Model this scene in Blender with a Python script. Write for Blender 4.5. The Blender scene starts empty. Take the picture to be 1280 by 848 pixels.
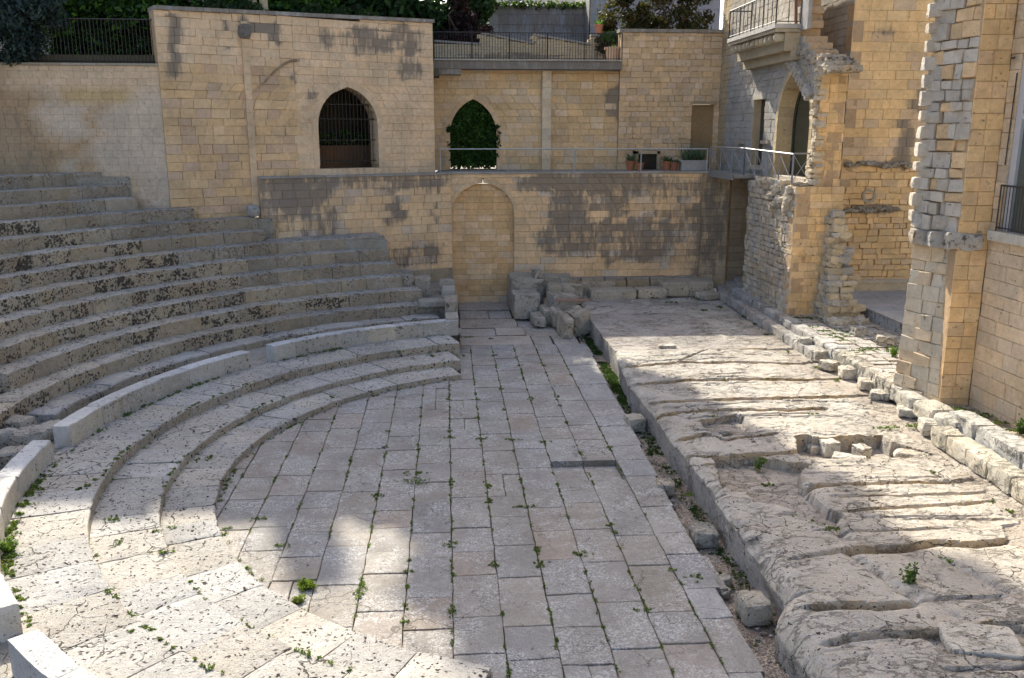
import bpy, math, random
import numpy as np
from mathutils import Vector, Matrix

random.seed(11)
SC = bpy.context.scene
COL = SC.collection
R = math.radians

# ------------------------------------------------------------------ camera model (used to survey positions)
FPX, CAMH = 1100.0, 7.0
PITCH, YAW = math.atan(258 / FPX), R(-4.252)
_f0 = Vector((0, math.cos(PITCH), -math.sin(PITCH)))
_u0 = Vector((0, math.sin(PITCH), math.cos(PITCH)))
_rz = Matrix.Rotation(YAW, 3, 'Z')
CF, CU, CR = _rz @ _f0, _rz @ _u0, _rz @ Vector((1, 0, 0))
CP = Vector((0, 0, CAMH))
def ray(u, v): return CF + CR * ((u - 640) / FPX) - CU * ((v - 424) / FPX)
def pz(u, v, z=0.0):
    d = ray(u, v); return CP + d * ((z - CAMH) / d.z)
def py(u, v, y):
    d = ray(u, v); return CP + d * (y / d.y)
def px(u, v, x):
    d = ray(u, v); return CP + d * (x / d.x)

# ------------------------------------------------------------------ numpy value noise
def _hash(ix, iy, iz, s):
    n = (ix.astype(np.int64) * 73856093) ^ (iy.astype(np.int64) * 19349663) ^ (iz.astype(np.int64) * 83492791) ^ (s * 2654435)
    n = (n ^ (n >> 13)) & 0xffffffff
    n = (n * 1274126177) & 0xffffffff
    n = (n ^ (n >> 16)) & 0xffffffff
    n = (n * 2246822519) & 0xffffffff
    return ((n ^ (n >> 15)) & 0xffffff) / float(0xffffff)
def vnoise(P, sc, s=0):
    P = np.asarray(P, float) * sc
    f = np.floor(P); t = P - f; t = t * t * (3 - 2 * t)
    r = 0
    for a in (0, 1):
        wx = t[:, 0] if a else 1 - t[:, 0]
        for b in (0, 1):
            wy = t[:, 1] if b else 1 - t[:, 1]
            for c in (0, 1):
                wz = t[:, 2] if c else 1 - t[:, 2]
                r = r + wx * wy * wz * _hash(f[:, 0] + a, f[:, 1] + b, f[:, 2] + c, s)
    return r
def fbm(P, sc, oct=3, s=0, g=.5):
    r = 0; a = 1; tot = 0
    for o in range(oct):
        r = r + a * (vnoise(P, sc * 2 ** o, s + o * 17) * 2 - 1); tot += a; a *= g
    return r / tot

# ------------------------------------------------------------------ mesh builder
class MB:
    def __init__(s): s.v = []; s.f = []; s.c = []; s.n = 0
    def add(s, V, Fc, col):
        V = [tuple(p) for p in V]
        b = s.n; s.v += V; s.n += len(V)
        s.f += [tuple(i + b for i in f) for f in Fc]
        if len(col) == len(V) and not isinstance(col[0], (int, float)): s.c += [tuple(c) for c in col]
        else: s.c += [tuple(col)] * len(V)
    def box(s, x0, x1, y0, y1, z0, z1, col):
        s.add([(x0,y0,z0),(x1,y0,z0),(x1,y1,z0),(x0,y1,z0),(x0,y0,z1),(x1,y0,z1),(x1,y1,z1),(x0,y1,z1)],
              [(0,3,2,1),(4,5,6,7),(0,1,5,4),(1,2,6,5),(2,3,7,6),(3,0,4,7)], col)
    def obox(s, O, a, b, c, col):      # corner + three edge vectors
        O = Vector(O); a = Vector(a); b = Vector(b); c = Vector(c)
        s.add([O, O+a, O+a+b, O+b, O+c, O+a+c, O+a+b+c, O+b+c],
              [(0,3,2,1),(4,5,6,7),(0,1,5,4),(1,2,6,5),(2,3,7,6),(3,0,4,7)], col)
    def bar(s, p, q, r, col, n=4, r2=None):
        p = Vector(p); q = Vector(q); d = (q - p).normalized()
        a = d.orthogonal().normalized(); b = d.cross(a); r2 = r if r2 is None else r2
        V = []
        for k in range(n):
            t = 2 * math.pi * (k + .5) / n
            V.append(p + a * math.cos(t) * r + b * math.sin(t) * r)
        for k in range(n):
            t = 2 * math.pi * (k + .5) / n
            V.append(q + a * math.cos(t) * r2 + b * math.sin(t) * r2)
        s.add(V, [(k, (k+1) % n, n + (k+1) % n, n + k) for k in range(n)] + [tuple(range(n))[::-1], tuple(range(n, 2*n))], col)
    def lathe(s, c, prof, col, n=14):
        V = []; F = []
        for (r, z) in prof:
            for k in range(n):
                t = 2 * math.pi * k / n; V.append((c[0] + r*math.cos(t), c[1] + r*math.sin(t), c[2] + z))
        m = len(prof)
        for i in range(m - 1):
            for k in range(n): F.append((i*n+k, i*n+(k+1) % n, (i+1)*n+(k+1) % n, (i+1)*n+k))
        F.append(tuple(range(n))[::-1]); F.append(tuple(range((m-1)*n, m*n)))
        s.add(V, F, col)
    def build(s, name, mat, parent=None, origin=None, smooth=False):
        me = bpy.data.meshes.new(name)
        if origin is None:
            origin = parent['_o'] if parent is not None and '_o' in parent.keys() else None
        V = np.array(s.v, float)
        if origin is None and parent is None:
            mn, mx = V.min(0), V.max(0); origin = ((mn[0]+mx[0])/2, (mn[1]+mx[1])/2, mn[2])
        og = np.array(origin, float)
        me.from_pydata([tuple(p) for p in (V - og)], [], s.f)
        at = me.color_attributes.new('tint', 'FLOAT_COLOR', 'POINT')
        C = np.array([tuple(c) + (0,) * (4 - len(c)) for c in s.c], np.float32)
        at.data.foreach_set('color', C.ravel())
        if smooth: me.polygons.foreach_set('use_smooth', [True] * len(me.polygons))
        me.materials.append(mat); me.update()
        o = bpy.data.objects.new(name, me); COL.objects.link(o)
        if parent is not None:
            o.parent = parent
        else:
            o.location = tuple(og)
        o['_o'] = tuple(float(x) for x in og)
        return o

def tag(o, label=None, cat=None, group=None, kind=None):
    if label: o['label'] = label
    if cat: o['category'] = cat
    if group: o['group'] = group
    if kind: o['kind'] = kind
    return o
def empty(name, loc):
    o = bpy.data.objects.new(name, None); COL.objects.link(o); o.location = loc
    o['_o'] = tuple(float(x) for x in loc); o.empty_display_size = .2
    return o

# ------------------------------------------------------------------ materials
def nt(name):
    m = bpy.data.materials.new(name); m.use_nodes = True
    t = m.node_tree; t.nodes.clear(); return m, t
class G:
    def __init__(s, t): s.t = t
    def n(s, typ, **k):
        x = s.t.nodes.new(typ)
        for a, b in k.items(): setattr(x, a, b)
        return x
    def l(s, a, b): s.t.links.new(a, b)
    def val(s, inp, v):
        if isinstance(v, (int, float)): inp.default_value = v
        elif isinstance(v, tuple): inp.default_value = v if len(v) == len(inp.default_value) else tuple(v) + (1,)
        else: s.l(v, inp)
    def math(s, op, a, b=0.0, clamp=False, c=None):
        x = s.n('ShaderNodeMath', operation=op, use_clamp=clamp)
        s.val(x.inputs[0], a); s.val(x.inputs[1], b)
        if c is not None: s.val(x.inputs[2], c)
        return x.outputs[0]
    def mix(s, f, a, b, mode='MIX'):
        x = s.n('ShaderNodeMix', data_type='RGBA', blend_type=mode)
        s.val(x.inputs[0], f); s.val(x.inputs[6], a); s.val(x.inputs[7], b)
        return x.outputs[2]
    def noise(s, vec, sc, det=3, rough=.55, dist=0.0):
        x = s.n('ShaderNodeTexNoise'); s.l(vec, x.inputs['Vector'])
        x.inputs['Scale'].default_value = sc; x.inputs['Detail'].default_value = det
        x.inputs['Roughness'].default_value = rough; x.inputs['Distortion'].default_value = dist
        return x.outputs['Fac']
    def voro(s, vec, sc, feat='F1', out='Distance'):
        x = s.n('ShaderNodeTexVoronoi', feature=feat); s.l(vec, x.inputs['Vector'])
        x.inputs['Scale'].default_value = sc
        return x.outputs[out]
    def ramp(s, f, lo, hi):
        x = s.n('ShaderNodeMapRange', interpolation_type='SMOOTHSTEP'); s.val(x.inputs[0], f)
        x.inputs[1].default_value = lo; x.inputs[2].default_value = hi
        return x.outputs[0]
    def scalev(s, vec, v):
        x = s.n('ShaderNodeVectorMath', operation='MULTIPLY'); s.l(vec, x.inputs[0]); x.inputs[1].default_value = v
        return x.outputs[0]

def stone(name, pit=.4, pitsc=9., speck=0., bump=.5, dark=(.060, .056, .050), lichsc=6., streak=False, warm=.35, moss=0., crust=.86, slope=.42, thr=.70, gatel=.38, aniso=None, dots=0., pitw=.10, crack=0.):
    m, t = nt(name); g = G(t)
    pos = g.n('ShaderNodeNewGeometry').outputs['Position']
    at = g.n('ShaderNodeAttribute', attribute_name='tint')
    col, stn = at.outputs['Color'], at.outputs['Alpha']
    n1 = g.noise(pos, .9, 5, .6); n2 = g.noise(pos, 7, 5, .65); n3 = g.noise(pos, 38, 4, .7)
    f = g.math('MULTIPLY_ADD', n1, .75, c=.62)
    f = g.math('MULTIPLY', f, g.math('MULTIPLY_ADD', n2, .6, c=.70))
    f = g.math('MULTIPLY', f, g.math('MULTIPLY_ADD', n3, .5, c=.75))
    x = g.n('ShaderNodeCombineColor'); [g.l(f, i) for i in x.inputs[:3]]
    c = g.mix(1.0, col, x.outputs[0], 'MULTIPLY')
    # iron-warm patches of the stone itself
    wm = g.math('MULTIPLY', g.ramp(g.noise(pos, 1.7, 4, .6, .4), .50, .72), warm)
    c = g.mix(wm, c, (.42, .255, .105), 'MIX')
    # pale speckled lichen
    h = g.math('MULTIPLY', n2, .4); h = g.math('ADD', h, g.math('MULTIPLY', n3, .6))
    if speck > 0:
        big = g.ramp(g.noise(pos, 1.1, 5, .65, .6), .40, .62)
        sp = g.ramp(g.noise(pos, 30, 4, .75), .50, .60)
        sp2 = g.ramp(g.noise(pos, 11, 4, .7), .5, .66)
        k = g.math('MULTIPLY', g.math('MULTIPLY_ADD', big, .85, c=.15), g.math('MAXIMUM', sp, sp2))
        k = g.math('MULTIPLY', k, speck)
        c = g.mix(k, c, (.60, .595, .575))
    # dark crusts: amount by alpha
    sv = g.scalev(pos, (1.0, 1.0, .28)) if streak else pos
    ln = g.noise(sv, lichsc * .35 if streak else lichsc, 6, .72)
    if streak: ln = g.math('ADD', g.math('MULTIPLY', ln, .5), g.math('MULTIPLY', g.noise(g.scalev(pos, (1., 1., .22)), 7.5, 5, .7), .5))
    ln = g.math('ADD', g.math('MULTIPLY', ln, .8), g.math('MULTIPLY', n3, .2))
    th = g.math('MULTIPLY_ADD', stn, -slope, c=thr)
    mk = g.ramp(g.math('SUBTRACT', ln, th), -.05 if streak else -.02, .11 if streak else .03)
    mk = g.math('MULTIPLY', mk, g.ramp(stn, .0, .12))
    c = g.mix(g.math('MULTIPLY', mk, crust), c, dark)
    if dots > 0:
        dp = g.n('ShaderNodeVectorMath', operation='ADD'); nn = g.n('ShaderNodeTexNoise'); g.l(pos, nn.inputs['Vector']); nn.inputs['Scale'].default_value = 9; nn.inputs['Detail'].default_value = 3
        g.l(pos, dp.inputs[0]); g.l(g.scalev(nn.outputs['Color'], (.14, .14, .14)), dp.inputs[1])
        dv = g.voro(dp.outputs[0], 12.)
        ga = g.ramp(g.noise(pos, 2.4, 4, .65), .28, .58)
        tt = g.math('MULTIPLY', g.math('MULTIPLY', stn, dots), ga)
        dk = g.math('SUBTRACT', 1.0, g.ramp(g.math('SUBTRACT', dv, tt), -.10, .02)); dk = g.math('MULTIPLY', dk, g.ramp(tt, .05, .14))
        c = g.mix(g.math('MULTIPLY', dk, .88), c, dark)
    # pits
    if pit > 0:
        pq = g.n('ShaderNodeVectorMath', operation='ADD'); pn = g.n('ShaderNodeTexNoise'); g.l(pos, pn.inputs['Vector']); pn.inputs['Scale'].default_value = 2.5; pn.inputs['Detail'].default_value = 4
        g.l(pos, pq.inputs[0]); g.l(g.scalev(pn.outputs['Color'], (.5, .5, .5)), pq.inputs[1])
        pp_ = g.scalev(pq.outputs[0], aniso) if aniso else pq.outputs[0]; pv = g.voro(pp_, pitsc); pv2 = g.voro(pp_, pitsc * 2.3)
        gate = g.ramp(g.noise(pos, 2.2, 3, .6), gatel, gatel + .22)
        a = g.math('SUBTRACT', 1.0, g.ramp(pv, pitw, pitw+.10)); b = g.math('SUBTRACT', 1.0, g.ramp(pv2, pitw*.8, pitw*.8+.09))
        pk = g.math('MULTIPLY', g.math('MAXIMUM', a, g.math('MULTIPLY', b, .7)), gate)
        pk = g.math('MULTIPLY', pk, pit, True)
        c = g.mix(pk, c, (.045, .038, .030))
        h = g.math('SUBTRACT', h, g.math('MULTIPLY', pk, .8))
    if moss > 0:
        mm = g.math('MULTIPLY', g.ramp(g.noise(pos, 2.6, 5, .7), .56, .66), moss)
        c = g.mix(mm, c, (.05, .075, .015))
    if crack > 0:
        ce = g.voro(g.scalev(pq.outputs[0], (1.,1.,1.)), 1.5, 'DISTANCE_TO_EDGE'); cg = g.ramp(g.noise(pos, .8, 2), .50, .60)
        ckk = g.math('MULTIPLY', g.math('SUBTRACT', 1.0, g.ramp(ce, .003, .016)), g.math('MULTIPLY', cg, crack))
        c = g.mix(ckk, c, (.06,.05,.035)); h = g.math('SUBTRACT', h, ckk)
    if aniso:
        cr = g.noise(g.scalev(pos, (.8, 1.5, 1.)), 2.6, 7, .7, .5); cr = g.math('ABSOLUTE', g.math('SUBTRACT', cr, .5))
        ck = g.math('SUBTRACT', 1.0, g.ramp(cr, .0, .035)); ck = g.math('MULTIPLY', ck, g.ramp(g.noise(pos, 1.3, 3), .42, .58))
        c = g.mix(g.math('MULTIPLY', ck, .35), c, (.09, .075, .055)); h = g.math('SUBTRACT', h, g.math('MULTIPLY', ck, .5))
    h = g.math('ADD', h, g.math('MULTIPLY', g.noise(pos, 3.2, 3, .6), .8))
    bp = g.n('ShaderNodeBump'); bp.inputs['Strength'].default_value = bump; bp.inputs['Distance'].default_value = .05
    g.l(h, bp.inputs['Height'])
    bs = g.n('ShaderNodeBsdfPrincipled'); g.l(c, bs.inputs['Base Color']); bs.inputs['Roughness'].default_value = .92
    bs.inputs['Specular IOR Level'].default_value = .25
    g.l(bp.outputs[0], bs.inputs['Normal'])
    o = g.n('ShaderNodeOutputMaterial'); g.l(bs.outputs[0], o.inputs[0])
    return m
def plain(name, rough=.6, metal=0., nv=.15, sc=12, bump=.1):
    m, t = nt(name); g = G(t)
    pos = g.n('ShaderNodeNewGeometry').outputs['Position']
    at = g.n('ShaderNodeAttribute', attribute_name='tint')
    f = g.math('MULTIPLY_ADD', g.noise(pos, sc, 5, .6), nv * 2, c=1 - nv)
    x = g.n('ShaderNodeCombineColor'); [g.l(f, i) for i in x.inputs[:3]]
    c = g.mix(1.0, at.outputs['Color'], x.outputs[0], 'MULTIPLY')
    bs = g.n('ShaderNodeBsdfPrincipled'); g.l(c, bs.inputs['Base Color'])
    bs.inputs['Roughness'].default_value = rough; bs.inputs['Metallic'].default_value = metal
    bp = g.n('ShaderNodeBump'); bp.inputs['Strength'].default_value = bump; bp.inputs['Distance'].default_value = .01
    g.l(g.noise(pos, sc * 3, 3), bp.inputs['Height']); g.l(bp.outputs[0], bs.inputs['Normal'])
    o = g.n('ShaderNodeOutputMaterial'); g.l(bs.outputs[0], o.inputs[0])
    return m
def leafmat(name):
    m, t = nt(name); g = G(t)
    at = g.n('ShaderNodeAttribute', attribute_name='tint')
    bs = g.n('ShaderNodeBsdfPrincipled'); g.l(at.outputs['Color'], bs.inputs['Base Color']); bs.inputs['Roughness'].default_value = .55
    bs.inputs['Specular IOR Level'].default_value = .3
    tr = g.n('ShaderNodeBsdfTranslucent')
    c2 = g.mix(1.0, at.outputs['Color'], (1.3, 1.5, .5, 1), 'MULTIPLY'); g.l(c2, tr.inputs[0])
    mx = g.n('ShaderNodeMixShader'); mx.inputs[0].default_value = .35
    g.l(bs.outputs[0], mx.inputs[1]); g.l(tr.outputs[0], mx.inputs[2])
    o = g.n('ShaderNodeOutputMaterial'); g.l(mx.outputs[0], o.inputs[0])
    return m
def gravelmat(name):
    m, t = nt(name); g = G(t)
    pos = g.n('ShaderNodeNewGeometry').outputs['Position']
    at = g.n('ShaderNodeAttribute', attribute_name='tint')
    vc = g.voro(pos, 34, out='Color'); vd = g.voro(pos, 34); n = g.noise(pos, 2.2, 5, .65)
    sp = g.n('ShaderNodeSeparateColor'); g.l(vc, sp.inputs[0])
    f = g.math('MULTIPLY_ADD', sp.outputs[0], .9, c=.45)
    f = g.math('MULTIPLY', f, g.math('MULTIPLY_ADD', n, .8, c=.6))
    x = g.n('ShaderNodeCombineColor'); [g.l(f, i) for i in x.inputs[:3]]
    c = g.mix(1.0, at.outputs['Color'], x.outputs[0], 'MULTIPLY')
    c = g.mix(g.math('MULTIPLY', g.ramp(g.noise(pos, 1.1, 4), .5, .65), .5), c, (.26, .17, .11))
    bp = g.n('ShaderNodeBump'); bp.inputs['Strength'].default_value = .9; bp.inputs['Distance'].default_value = .03
    g.l(g.math('SUBTRACT', 1.0, vd), bp.inputs['Height'])
    bs = g.n('ShaderNodeBsdfPrincipled'); g.l(c, bs.inputs['Base Color']); bs.inputs['Roughness'].default_value = .95
    g.l(bp.outputs[0], bs.inputs['Normal'])
    o = g.n('ShaderNodeOutputMaterial'); g.l(bs.outputs[0], o.inputs[0])
    return m
M_WALL = stone('wall_stone', pit=.45, pitsc=8, bump=.6, streak=True, warm=.14, lichsc=7, dark=(.20, .172, .140), crust=.82, slope=.42, thr=.725)
M_RUB = stone('rubble_stone', pit=.5, pitsc=6, bump=.8, warm=.35)
M_SEAT = stone('seat_stone', pit=.9, pitsc=7.5, speck=.40, bump=.8, warm=.15, lichsc=5, dark=(.05, .042, .034), slope=.12, thr=.64, dots=.95, crack=.6)
M_STEP = stone('step_stone', pit=1.0, pitsc=10, speck=.55, bump=1.0, warm=.07, gatel=.26, pitw=.17, crack=.9, slope=.2, thr=.66)
M_PAVE = stone('pavement_stone', pit=.6, pitsc=12, speck=.85, bump=.6, warm=.06, crack=.5)
M_ROCK = stone('bedrock', pit=.9, pitsc=10, speck=.5, bump=.9, warm=.12, lichsc=8, aniso=(.8, 1.15, 1.), gatel=.28, slope=.22, thr=.66, crack=.8)
M_PAR = stone('marble_parapet', pit=.7, pitsc=12, speck=.9, bump=.7, warm=.08, lichsc=8, slope=.3, thr=.68)
M_GRAV = gravelmat('gravel'); M_LEAF = leafmat('leaves')
M_IRON = plain('iron', .55, .6); M_WOOD = plain('wood', .7); M_PLAS = plain('plaster', .9, 0, .22, 2.2, .2)
M_CLAY = plain('terracotta', .8); M_METAL = plain('painted_metal', .45, .3, .08)
M_EARTH = plain('earth', .95, 0, .35, 3, .8)
def glassmat():
    m, t = nt('window_glass'); g = G(t)
    bs = g.n('ShaderNodeBsdfPrincipled'); at = g.n('ShaderNodeAttribute', attribute_name='tint')
    g.l(at.outputs['Color'], bs.inputs['Base Color']); bs.inputs['Roughness'].default_value = .12
    o = g.n('ShaderNodeOutputMaterial'); g.l(bs.outputs[0], o.inputs[0]); return m
M_GLASS = glassmat()

def jit(c, a=.1, stain=0.0, hue=.03):
    k = 1 + random.uniform(-a, a)
    h = random.uniform(-hue, hue)
    return (c[0]*k*(1+h), c[1]*k, c[2]*k*(1-1.6*h), stain)

# ------------------------------------------------------------------ generic pieces
def rock(mb, c, size, rz=0., tilt=0., n=5, rough=.03, rnd=.18, col=(.5,.45,.38,0), seed=None, tx=0.):
    seed = random.randint(0, 9999) if seed is None else seed
    pts = {}; V = []; F = []
    def vid(i, j, k):
        if (i,j,k) not in pts: pts[(i,j,k)] = len(V); V.append((2*i/n-1, 2*j/n-1, 2*k/n-1))
        return pts[(i,j,k)]
    for a in range(n):
        for b in range(n):
            F.append((vid(a,b,0),vid(a,b+1,0),vid(a+1,b+1,0),vid(a+1,b,0)))
            F.append((vid(a,b,n),vid(a+1,b,n),vid(a+1,b+1,n),vid(a,b+1,n)))
            F.append((vid(a,0,b),vid(a+1,0,b),vid(a+1,0,b+1),vid(a,0,b+1)))
            F.append((vid(a,n,b),vid(a,n,b+1),vid(a+1,n,b+1),vid(a+1,n,b)))
            F.append((vid(0,a,b),vid(0,a,b+1),vid(0,a+1,b+1),vid(0,a+1,b)))
            F.append((vid(n,a,b),vid(n,a+1,b),vid(n,a+1,b+1),vid(n,a,b+1)))
    P = np.array(V); r = np.linalg.norm(P, axis=1, keepdims=True)
    S = P / r * 1.15
    pw = 18. if rnd < .25 else 7.
    e = (np.abs(P) ** pw).sum(1, keepdims=True) ** (1/pw); rnd = rnd*.45 if rnd < .25 else rnd*.8
    Q = P / e
    P = Q * (1 - rnd) + S * rnd
    P = P * (np.array(size) / 2)
    d = np.stack([fbm(P + seed, 3.2 / max(size) * 1.4, 3, seed), fbm(P - seed, 4.0 / max(size), 3, seed+5), fbm(P + 2*seed, 3.6 / max(size), 3, seed+9)], 1)
    P = P + d * rough * 2.2
    Mx = Matrix.Rotation(rz, 3, 'Z') @ Matrix.Rotation(tilt, 3, 'Y') @ Matrix.Rotation(tx, 3, 'X')
    P = P @ np.array(Mx).T + np.array(c)
    mb.add(P, F, col)
def slabtop(c, size): return (c[0], c[1], c[2] + size[2]/2)

def arc_block(mb, c, r0, r1, a0, a1, z0, z1, col, nseg=6, er=.05, rough=.012, seed=0, nb=4, wear=.02, topstain=None, warmface=True):
    prof = [(r0, z0), (r0, z0 + (z1-z0)*.4), (r0, z1 - er), (r0 + er*.3, z1 - er*.3), (r0 + er, z1)]
    for k in range(1, nb + 1): prof.append((r0 + er + (r1 - r0 - er) * k / nb, z1))
    prof.append((r1, z0))
    m = len(prof); P = []; E = []
    for j in range(nseg + 1):
        t = j / nseg; a = a0 + (a1 - a0) * t
        ew = max(0, 1 - min(t, 1-t) * nseg * 1.4)
        for i, (r, z) in enumerate(prof):
            P.append((c[0] + r*math.cos(a), c[1] + r*math.sin(a), z)); E.append((ew, i))
    P = np.array(P); E = np.array(E)
    nz = fbm(P + seed, 4.5, 3, 3); nr = fbm(P + seed*1.3, 3.0, 3, 8); big = fbm(P + seed, 1.1, 2, 21)
    top = (E[:, 1] >= 3) & (E[:, 1] < m - 1)
    front = (E[:, 1] <= 3)
    P[:, 2] += np.where(top, nz * rough + big*rough*.8 - E[:, 0] * wear, 0)
    dx, dy = P[:, 0] - c[0], P[:, 1] - c[1]; rr = np.hypot(dx, dy)
    dr = np.where(E[:, 1] <= 4, nr * rough * 1.3 + E[:, 0] * wear * .6, 0)
    chip = np.where((E[:, 1] == 2) | (E[:, 1] == 3), np.clip(fbm(P + seed, 2.2, 3, 33) - .22, 0, 1) * .16, 0)
    P[:, 0] += dx / rr * (dr + chip); P[:, 1] += dy / rr * (dr + chip); P[:, 2] -= chip * .5
    F = []
    for j in range(nseg):
        for i in range(m - 1): F.append((j*m+i, (j+1)*m+i, (j+1)*m+i+1, j*m+i+1))
    F.append(tuple(range(m))[::-1]); F.append(tuple(nseg*m + i for i in range(m)))
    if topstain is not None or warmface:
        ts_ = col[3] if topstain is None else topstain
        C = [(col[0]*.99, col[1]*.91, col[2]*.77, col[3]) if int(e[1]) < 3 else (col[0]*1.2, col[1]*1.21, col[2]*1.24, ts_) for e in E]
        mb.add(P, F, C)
    elif topstain is not None:
        C = [tuple(col[:3]) + ((topstain if (int(e[1]) >= 4) else col[3]),) for e in E]
        mb.add(P, F, C)
    else: mb.add(P, F, col)

def arch_half(w, zs, za, z):
    if z <= zs: return w
    if z >= za: return 0.
    h = za - zs; RR = (h*h + w*w) / (2*w)
    return max(0., math.sqrt(max(0, RR*RR - (z-zs)**2)) - (RR - w))

class Hole:   # arch or rectangle on a wall, in wall coordinates
    def __init__(s, s0, s1, z0, zs, za=None): s.c = (s0+s1)/2; s.w = (s1-s0)/2; s.z0 = z0; s.zs = zs; s.za = za
    def iv(s, z):
        if z < s.z0: return None
        if s.za is None: return (s.c - s.w, s.c + s.w) if z <= s.zs else None
        h = arch_half(s.w, s.zs, s.za, z)
        return (s.c - h, s.c + h) if h > 0 else None

def masonry(mb, O, d, n, s0, s1, zb, zt, colf, hc=(.26, .34), lc=(.42, .75), gap=.006, out=.012, thick=.4, holes=(), inpl=0., seed=1, batter=0., bev=.007, mortar=(.50,.355,.215)):
    """coursed wall: every stone is its own little block in front of a mortar backing. zb, zt: functions of s"""
    rnd = random.Random(seed)
    O = Vector((O[0], O[1], 0)); d = Vector((d[0], d[1], 0)).normalized(); n = Vector((n[0], n[1], 0)).normalized()
    if not callable(zb): _zb = zb; zb = lambda s: _zb
    if not callable(zt): _zt = zt; zt = lambda s: _zt
    smp = [s0 + (s1 - s0) * i / 24 for i in range(25)]
    zmin = min(zb(s) for s in smp); zmax = max(zt(s) for s in smp)
    def pt(s, z, off): return O + d*s + Vector((0, 0, z)) + n*(off - batter*(z - zmin))
    bk = -.022 if out < .01 else -.028 - out*1.2
    z = zmin
    while z < zmax - .03:
        h = rnd.uniform(*hc); z1 = min(z + h, zmax)
        if zmax - z1 < .10: z1 = zmax
        za_, zb_ = z + .001, z1 - .001; zm = (z + z1) / 2
        # intervals
        cur = s0; ivs = []
        hs = []
        for H in holes:
            a = H.iv(za_); b = H.iv(zb_)
            if a is None and b is None: continue
            if a is None: a = b
            if b is None: b = ((a[0]+a[1])/2,) * 2 if H.za is not None else a
            hs.append((a, b))
        hs.sort(key=lambda q: q[0][0])
        lb = lt = s0
        for a, b in hs:
            ivs.append((lb, a[0], lt, b[0])); lb, lt = a[1], b[1]
        ivs.append((lb, s1, lt, s1))
        for (b0, b1, t0, t1) in ivs:
            if b1 - b0 < .02 and t1 - t0 < .02: continue
            # backing, split so that top line follows zt
            L = max(b1, t1) - min(b0, t0); k = max(1, int(round(L / rnd.uniform(*lc))))
            cuts = [0.]
            while cuts[-1] < L:
                cuts.append(cuts[-1] + rnd.uniform(*lc))
            cuts = [c / cuts[-1] for c in cuts]
            if len(cuts) > 2 and (cuts[1]) * L < .15: cuts.pop(1)
            for i in range(len(cuts) - 1):
                q0, q1 = cuts[i], cuts[i+1]
                B0, B1 = b0 + (b1-b0)*q0, b0 + (b1-b0)*q1; T0, T1 = t0 + (t1-t0)*q0, t0 + (t1-t0)*q1
                sm = (B0 + B1 + T0 + T1) / 4
                top = zt(sm)
                if zm > top or zm < zb(sm): continue
                zz0, zz1 = z, z1
                if z1 > top: zz1 = top
                V = [pt(B0, zz0, bk), pt(B1, zz0, bk), pt(T1, zz1, bk), pt(T0, zz1, bk),
                     pt(B0, zz0, -thick), pt(B1, zz0, -thick), pt(T1, zz1, -thick), pt(T0, zz1, -thick)]
                mb.add(V, [(0,1,2,3),(5,4,7,6),(3,2,6,7),(1,0,4,5),(0,3,7,4),(2,1,5,6)], mortar + (0,))
                g2 = gap / 2 * rnd.uniform(.5, 1.6); off = rnd.uniform(-out, out)
                if out > .01 and rnd.random() < .07: off -= rnd.uniform(.006, .016)
                j = [rnd.uniform(-inpl, inpl) for _ in range(8)]
                ch = bev + inpl * .4
                fr = [(B0+g2+j[0], zz0+g2+j[1]), (B1-g2+j[2], zz0+g2+j[3]), (T1-g2+j[4], zz1-g2+j[5]), (T0+g2+j[6], zz1-g2+j[7])]
                cs = sum(f[0] for f in fr)/4; cz = sum(f[1] for f in fr)/4
                wx = max(.02, (B1-B0)); wz = max(.02, zz1-zz0)
                inn = [(cs + (f[0]-cs)*max(.3, 1-2*ch/wx), cz + (f[1]-cz)*max(.3, 1-2*ch/wz)) for f in fr]
                tl = [rnd.uniform(-out, out)*.4 for _ in range(4)]
                V = [pt(a_, b_, bk - .01) for a_, b_ in fr] + [pt(a_, b_, off - .010) for a_, b_ in fr] + [pt(a_, b_, off + t_) for (a_, b_), t_ in zip(inn, tl)]
                F = [(0,1,5,4),(1,2,6,5),(2,3,7,6),(3,0,4,7),(4,5,9,8),(5,6,10,9),(6,7,11,10),(7,4,8,11),(8,9,10,11)]
                base = colf(cs, cz, rnd)
                C = []
                kk = rnd.uniform(.82, 1.12)
                for (a_, b_) in fr + fr + inn: C.append(colf.vert(a_, b_, base, kk))
                mb.add(V, F, C)
        z = z1

def stainer(base, spots=(), var=.12, alt=None, altp=0., hue=.03, amb=0.):
    """spots: (s, z, rs, rz, amount) dark patches: wall crust, and one painted ledge shadow"""
    def f(s, z, rnd):
        b = alt if alt and rnd.random() < altp else base
        k = 1 + rnd.uniform(-var, var); h = rnd.uniform(-hue, hue)
        return (b[0]*k*(1+h), b[1]*k, b[2]*k*(1-1.5*h))
    def vert(s, z, base, kk):
        st = amb + .04
        for (a, c, ra, rc, am) in spots:
            q = math.hypot((s-a)/ra, (z-c)/rc)
            if q < 1.6: st = max(st, am * min(1, max(0, (1.55 - q)/.5)) * kk)
        return (base[0], base[1], base[2], min(1, st))
    f.vert = vert
    return f

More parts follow.
